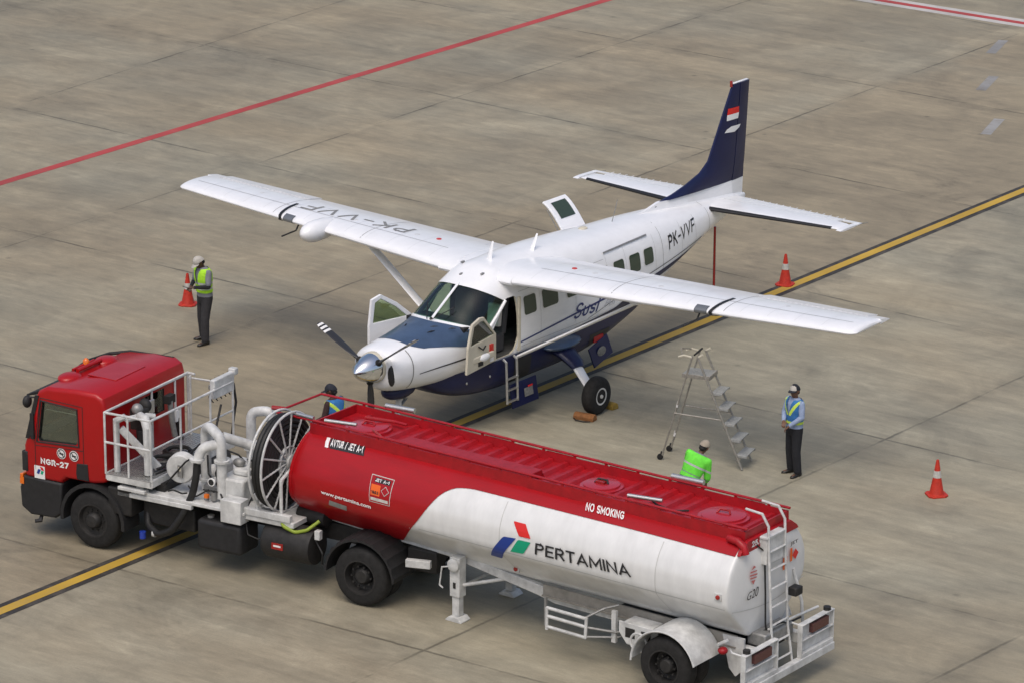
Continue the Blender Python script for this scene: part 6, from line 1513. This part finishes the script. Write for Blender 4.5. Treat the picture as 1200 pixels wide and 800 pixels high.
ph = MB(); ph.box((0,0,0),(.15,.075,.011), M['black_ink'], Matrix.Rotation(R(-25),3,'Y')); pw = Matrix.Rotation(yaw_of(-.80,.60),4,'Z') @ (Vector((.405,.01,1.12))*1.075)
ph = ph.build('mobile_phone', M['black_ink'], None, .003); ph.location = Vector((3.74,6.90,0))+pw; ph.rotation_euler.z = yaw_of(-.80,.60)
tag(ph, 'black phone held in both hands by the standing person in the lime vest', 'phone')
p2, _ = person('person in blue vest over pale blue sleeves standing by the metal step ladder', (4.36,-6.62,0), yaw_of(-.82,.55), lean=0, head=(18,4), armL=((.03,.24,1.14),(.20,.10,.97)), armR=((.05,-.24,1.13),(.21,-.05,1.03)),
    shirt=C_lblue, sleeve=1.9, vest=C_blue, vest_style='blue', legs=C_blk, cap=C_capw, cap_back=C_capd, skin=SKIN2, feet=((.02,.15),(-.02,-.10)), foot_yaw=(10,-14), h=1.0)
p3, _ = person('person in bright green vest with beige cap bending down behind the tanker', (.74,-6.80,0), yaw_of(.45,-.9), lean=24, side_=16, head=(0,8), armL=((.18,.22,1.16),(.42,.14,1.06)), armR=((.16,-.24,1.12),(.40,-.16,1.0)),
    shirt=C_grey, sleeve=.9, vest=C_lime_g, vest_style='green', legs=C_blk, cap=C_capb, skin=SKIN2, vest_sleeve=True, brim=False)
p4, _ = person('person in blue vest with yellow bands and dark cap standing behind the hose reel', (-.76,-.25,0), yaw_of(-.75,-.5), lean=8, head=(20,12), armL=((.06,.27,1.14),(.28,.20,1.06)), armR=((.04,-.26,1.13),(.22,-.18,1.02)),
    shirt=C_brown, sleeve=1.9, vest=C_blue, vest_style='blue', legs=C_blk, cap=C_capd, skin=SKIN, h=1.02)

# ------------------------------------------------------------------ traffic cones
def cone(label, loc, rz):
    o = empty('traffic_cone', loc, rz, label, 'traffic cone', 'traffic cones round the aircraft')
    b = MB(); b.prism([(.19,.12),(.12,.19),(-.12,.19),(-.19,.12),(-.19,-.12),(-.12,-.19),(.12,-.19),(.19,-.12)], lambda u,v,w_: (u,v,w_), 0, .035, M['cone']); b.build('base', M['cone'], o, .008)
    b = MB(); b.lathe((0,0,.033),(0,0,1),[(0,.145),(.02,.135),(.30,.082),(.62,.034),(.665,.026),(.67,.018),(.64,.014)], M['cone'], 30); bd = b.build('cone_body', M['cone'], o)
    b = MB(); b.lathe((0,0,.36),(0,0,1),[(0,.080),(.0,.0815),(.13,.061),(.13,.058)], M['cone_band'], 30, caps=False); b.build('reflective_band', M['cone_band'], o)
    o.scale = (.95,.95,.95); return o
c0 = cone('orange cone with pale band standing next to the person in lime vest', (5.40,8.86,0), .5)
c1 = copy_tree(c0); c1.location = (14.1,.02,0); c1.rotation_euler.z = .2; c1['label'] = 'orange cone standing on the yellow line behind the aircraft wing'
c2 = copy_tree(c0); c2.location = (4.98,-9.24,0); c2.rotation_euler.z = .9; c2['label'] = 'orange cone alone on bare concrete beyond the person in black trousers'

# ------------------------------------------------------------------ chocks at the port main wheel
def chock(label, loc, rz, m, l=.34):
    b = MB(); b.prism([(-.09,0),(.09,0),(.075,.09),(.02,.13),(-.05,.12),(-.09,.07)], lambda u,v,w_: (u,w_,v), -l/2, l/2, m)
    o = b.build('wheel_chock', m, None, .012, 3); o.location = loc; o.rotation_euler.z = rz
    return tag(o, label, 'wheel chock', 'wheel chocks at the main wheel')
ck = chock('brown wooden chock with rope lying in front of the main wheel', (4.52,-1.86,0), .15, M['wood'], .42)
b = MB(); b.tube([(-.12,-.17,.02),(-.17,-.05,.015),(-.16,.12,.015),(-.08,.20,.03)], .010, M['chassis'], 6); b.build('rope', M['chassis'], ck)
chock('small yellowish chock behind the main wheel', (5.36,-1.80,0), -.1, M['wood_y'], .34)

# ------------------------------------------------------------------ tail stand
o = empty('tail_stand', (11.44,0,0), 0, 'thin red pole standing under the tail of the aircraft', 'tail stand')
b = MB(); b.cyl((0,0,.55),(0,0,1.86), .026, M['lens_red'], 12); b.build('pole', mat('tail_pole_red',(.30,.02,.015),.5), o)
b = MB(); b.cyl((0,0,.03),(0,0,.6), .018, M['grey'], 12); b.build('inner_tube', M['grey'], o)
b = MB(); b.lathe((0,0,0),(0,0,1),[(0,.11),(.02,.11),(.035,.05),(.04,.02)], M['grey'], 20); b.build('base', M['grey'], o)

# ------------------------------------------------------------------ step ladder on castors
LX0, LX1 = 3.93, 4.46      # its two sides, far along +x
lad = empty('step_ladder', (3.98, -4.95, 0), R(15.5), 'tall metal step ladder with open treads standing between the aircraft wheel and a person', 'step ladder')
lx = (LX1-LX0)/2
b = MB()
FB, FT = (-.80,.02), (.12,2.06)   # step side: foot (y, z), top
def LP(t): return FB[0]+(FT[0]-FB[0])*t, FB[1]+(FT[1]-FB[1])*t
RB, RT = (.74,.06), (.20,2.02)
for sx in (-1,1):
    ex = .0
    b = MB(); b.tube([(sx*lx, FB[0], FB[1]), (sx*lx*.82, FT[0]-.02, FT[1]-.04)], .019, M['ladder'], 8, flat=(1,1.5)); b.build('stile', M['ladder'], lad)
    b = MB(); b.tube([(sx*(lx-.02), RB[0], RB[1]), (sx*lx*.80, RT[0], RT[1])], .018, M['ladder'], 8); b.build('rear_leg', M['ladder'], lad)
    b = MB(); b.tube([(sx*lx*.93, RB[0]+(RT[0]-RB[0])*.42, .92 if sx < 0 else .92),(sx*lx*.93, LP(.45)[0], .90)], .014, M['ladder'], 6); b.build('stay_rod', M['ladder'], lad)
    b = MB(); b.lathe((sx*(lx-.02)-.02, RB[0]+.03, .055),(1,0,0),[(0,.03),(.0,.055),(.04,.055),(.04,.03)], M['rubber'], 16); b.tube([(sx*(lx-.02), RB[0], .16),(sx*(lx-.02), RB[0]+.03, .06)], .018, M['chassis'], 6); b.build('castor', M['rubber'], lad)
    b = MB(); b.box((sx*(lx-.04), RB[0]+(RT[0]-RB[0])*(.15 if sx > 0 else .52), .36 if sx > 0 else 1.08), (.025,.04,.12), M['grey'], Matrix.Rotation(R(40),3,'Y')); b.build('hinge_lock', M['alu'], lad)
    b = MB(); b.tube([(sx*lx*.8, FT[0]-.04, 2.02),(sx*lx*.8, FT[0]-.12, 2.07)], .022, M['cream'], 8); b.tube([(sx*lx*.8, RT[0], 2.0),(sx*lx*.8, RT[0]+.16, 2.02),(sx*lx*.8, RT[0]+.26, 1.98)], .02, M['cream'], 8); b.build('top_fitting', M['cream'], lad)
b = MB(); b.tube([(-lx*.8, .16, 2.05),(lx*.8, .16, 2.05)], .018, M['chassis'], 8); b.tube([(-lx*.8, .38, 2.0),(-lx*.3,.46,2.10),(lx*.8,.36,2.02)], .012, M['ladder'], 6); b.build('top_bar', M['ladder'], lad)
for z in (.27,.55,.83,1.11,1.38):
    t = (z-FB[1])/(FT[1]-FB[1]); y = LP(t)[0]; w_ = lx*(1-.18*t)
    b = MB(); b.box((0, y-.09, z), (2*w_-.03, .20, .018), M['tread'])
    for sx in (-1,1): b.box((sx*(w_-.015), y-.09, z-.018), (.010,.20,.04), M['tread'])
    b.build('tread', M['tread'], lad, .004)
    b = MB(); b.tube([(-w_+.03, y-.12, z-.02),(-w_+.03, y+.02, z-.12)], .010, M['ladder'], 6); b.tube([(w_-.03, y-.12, z-.02),(w_-.03, y+.02, z-.12)], .010, M['ladder'], 6); b.build('tread_brace', M['ladder'], lad)
z = 1.64; t = (z-FB[1])/(FT[1]-FB[1]); y = LP(t)[0]; w_ = lx*(1-.18*t)
b = MB(); b.box2((-w_+.01, y-.06, z),(w_-.01, y+.46, z+.03), M['tread']); b.box2((-w_, y-.07, z-.04),(w_, y-.05, z+.035), M['ladder']); b.box2((-w_, y-.06, z-.03),(-w_+.02, y+.46, z+.04), M['ladder']); b.build('top_platform', M['tread'], lad, .004)
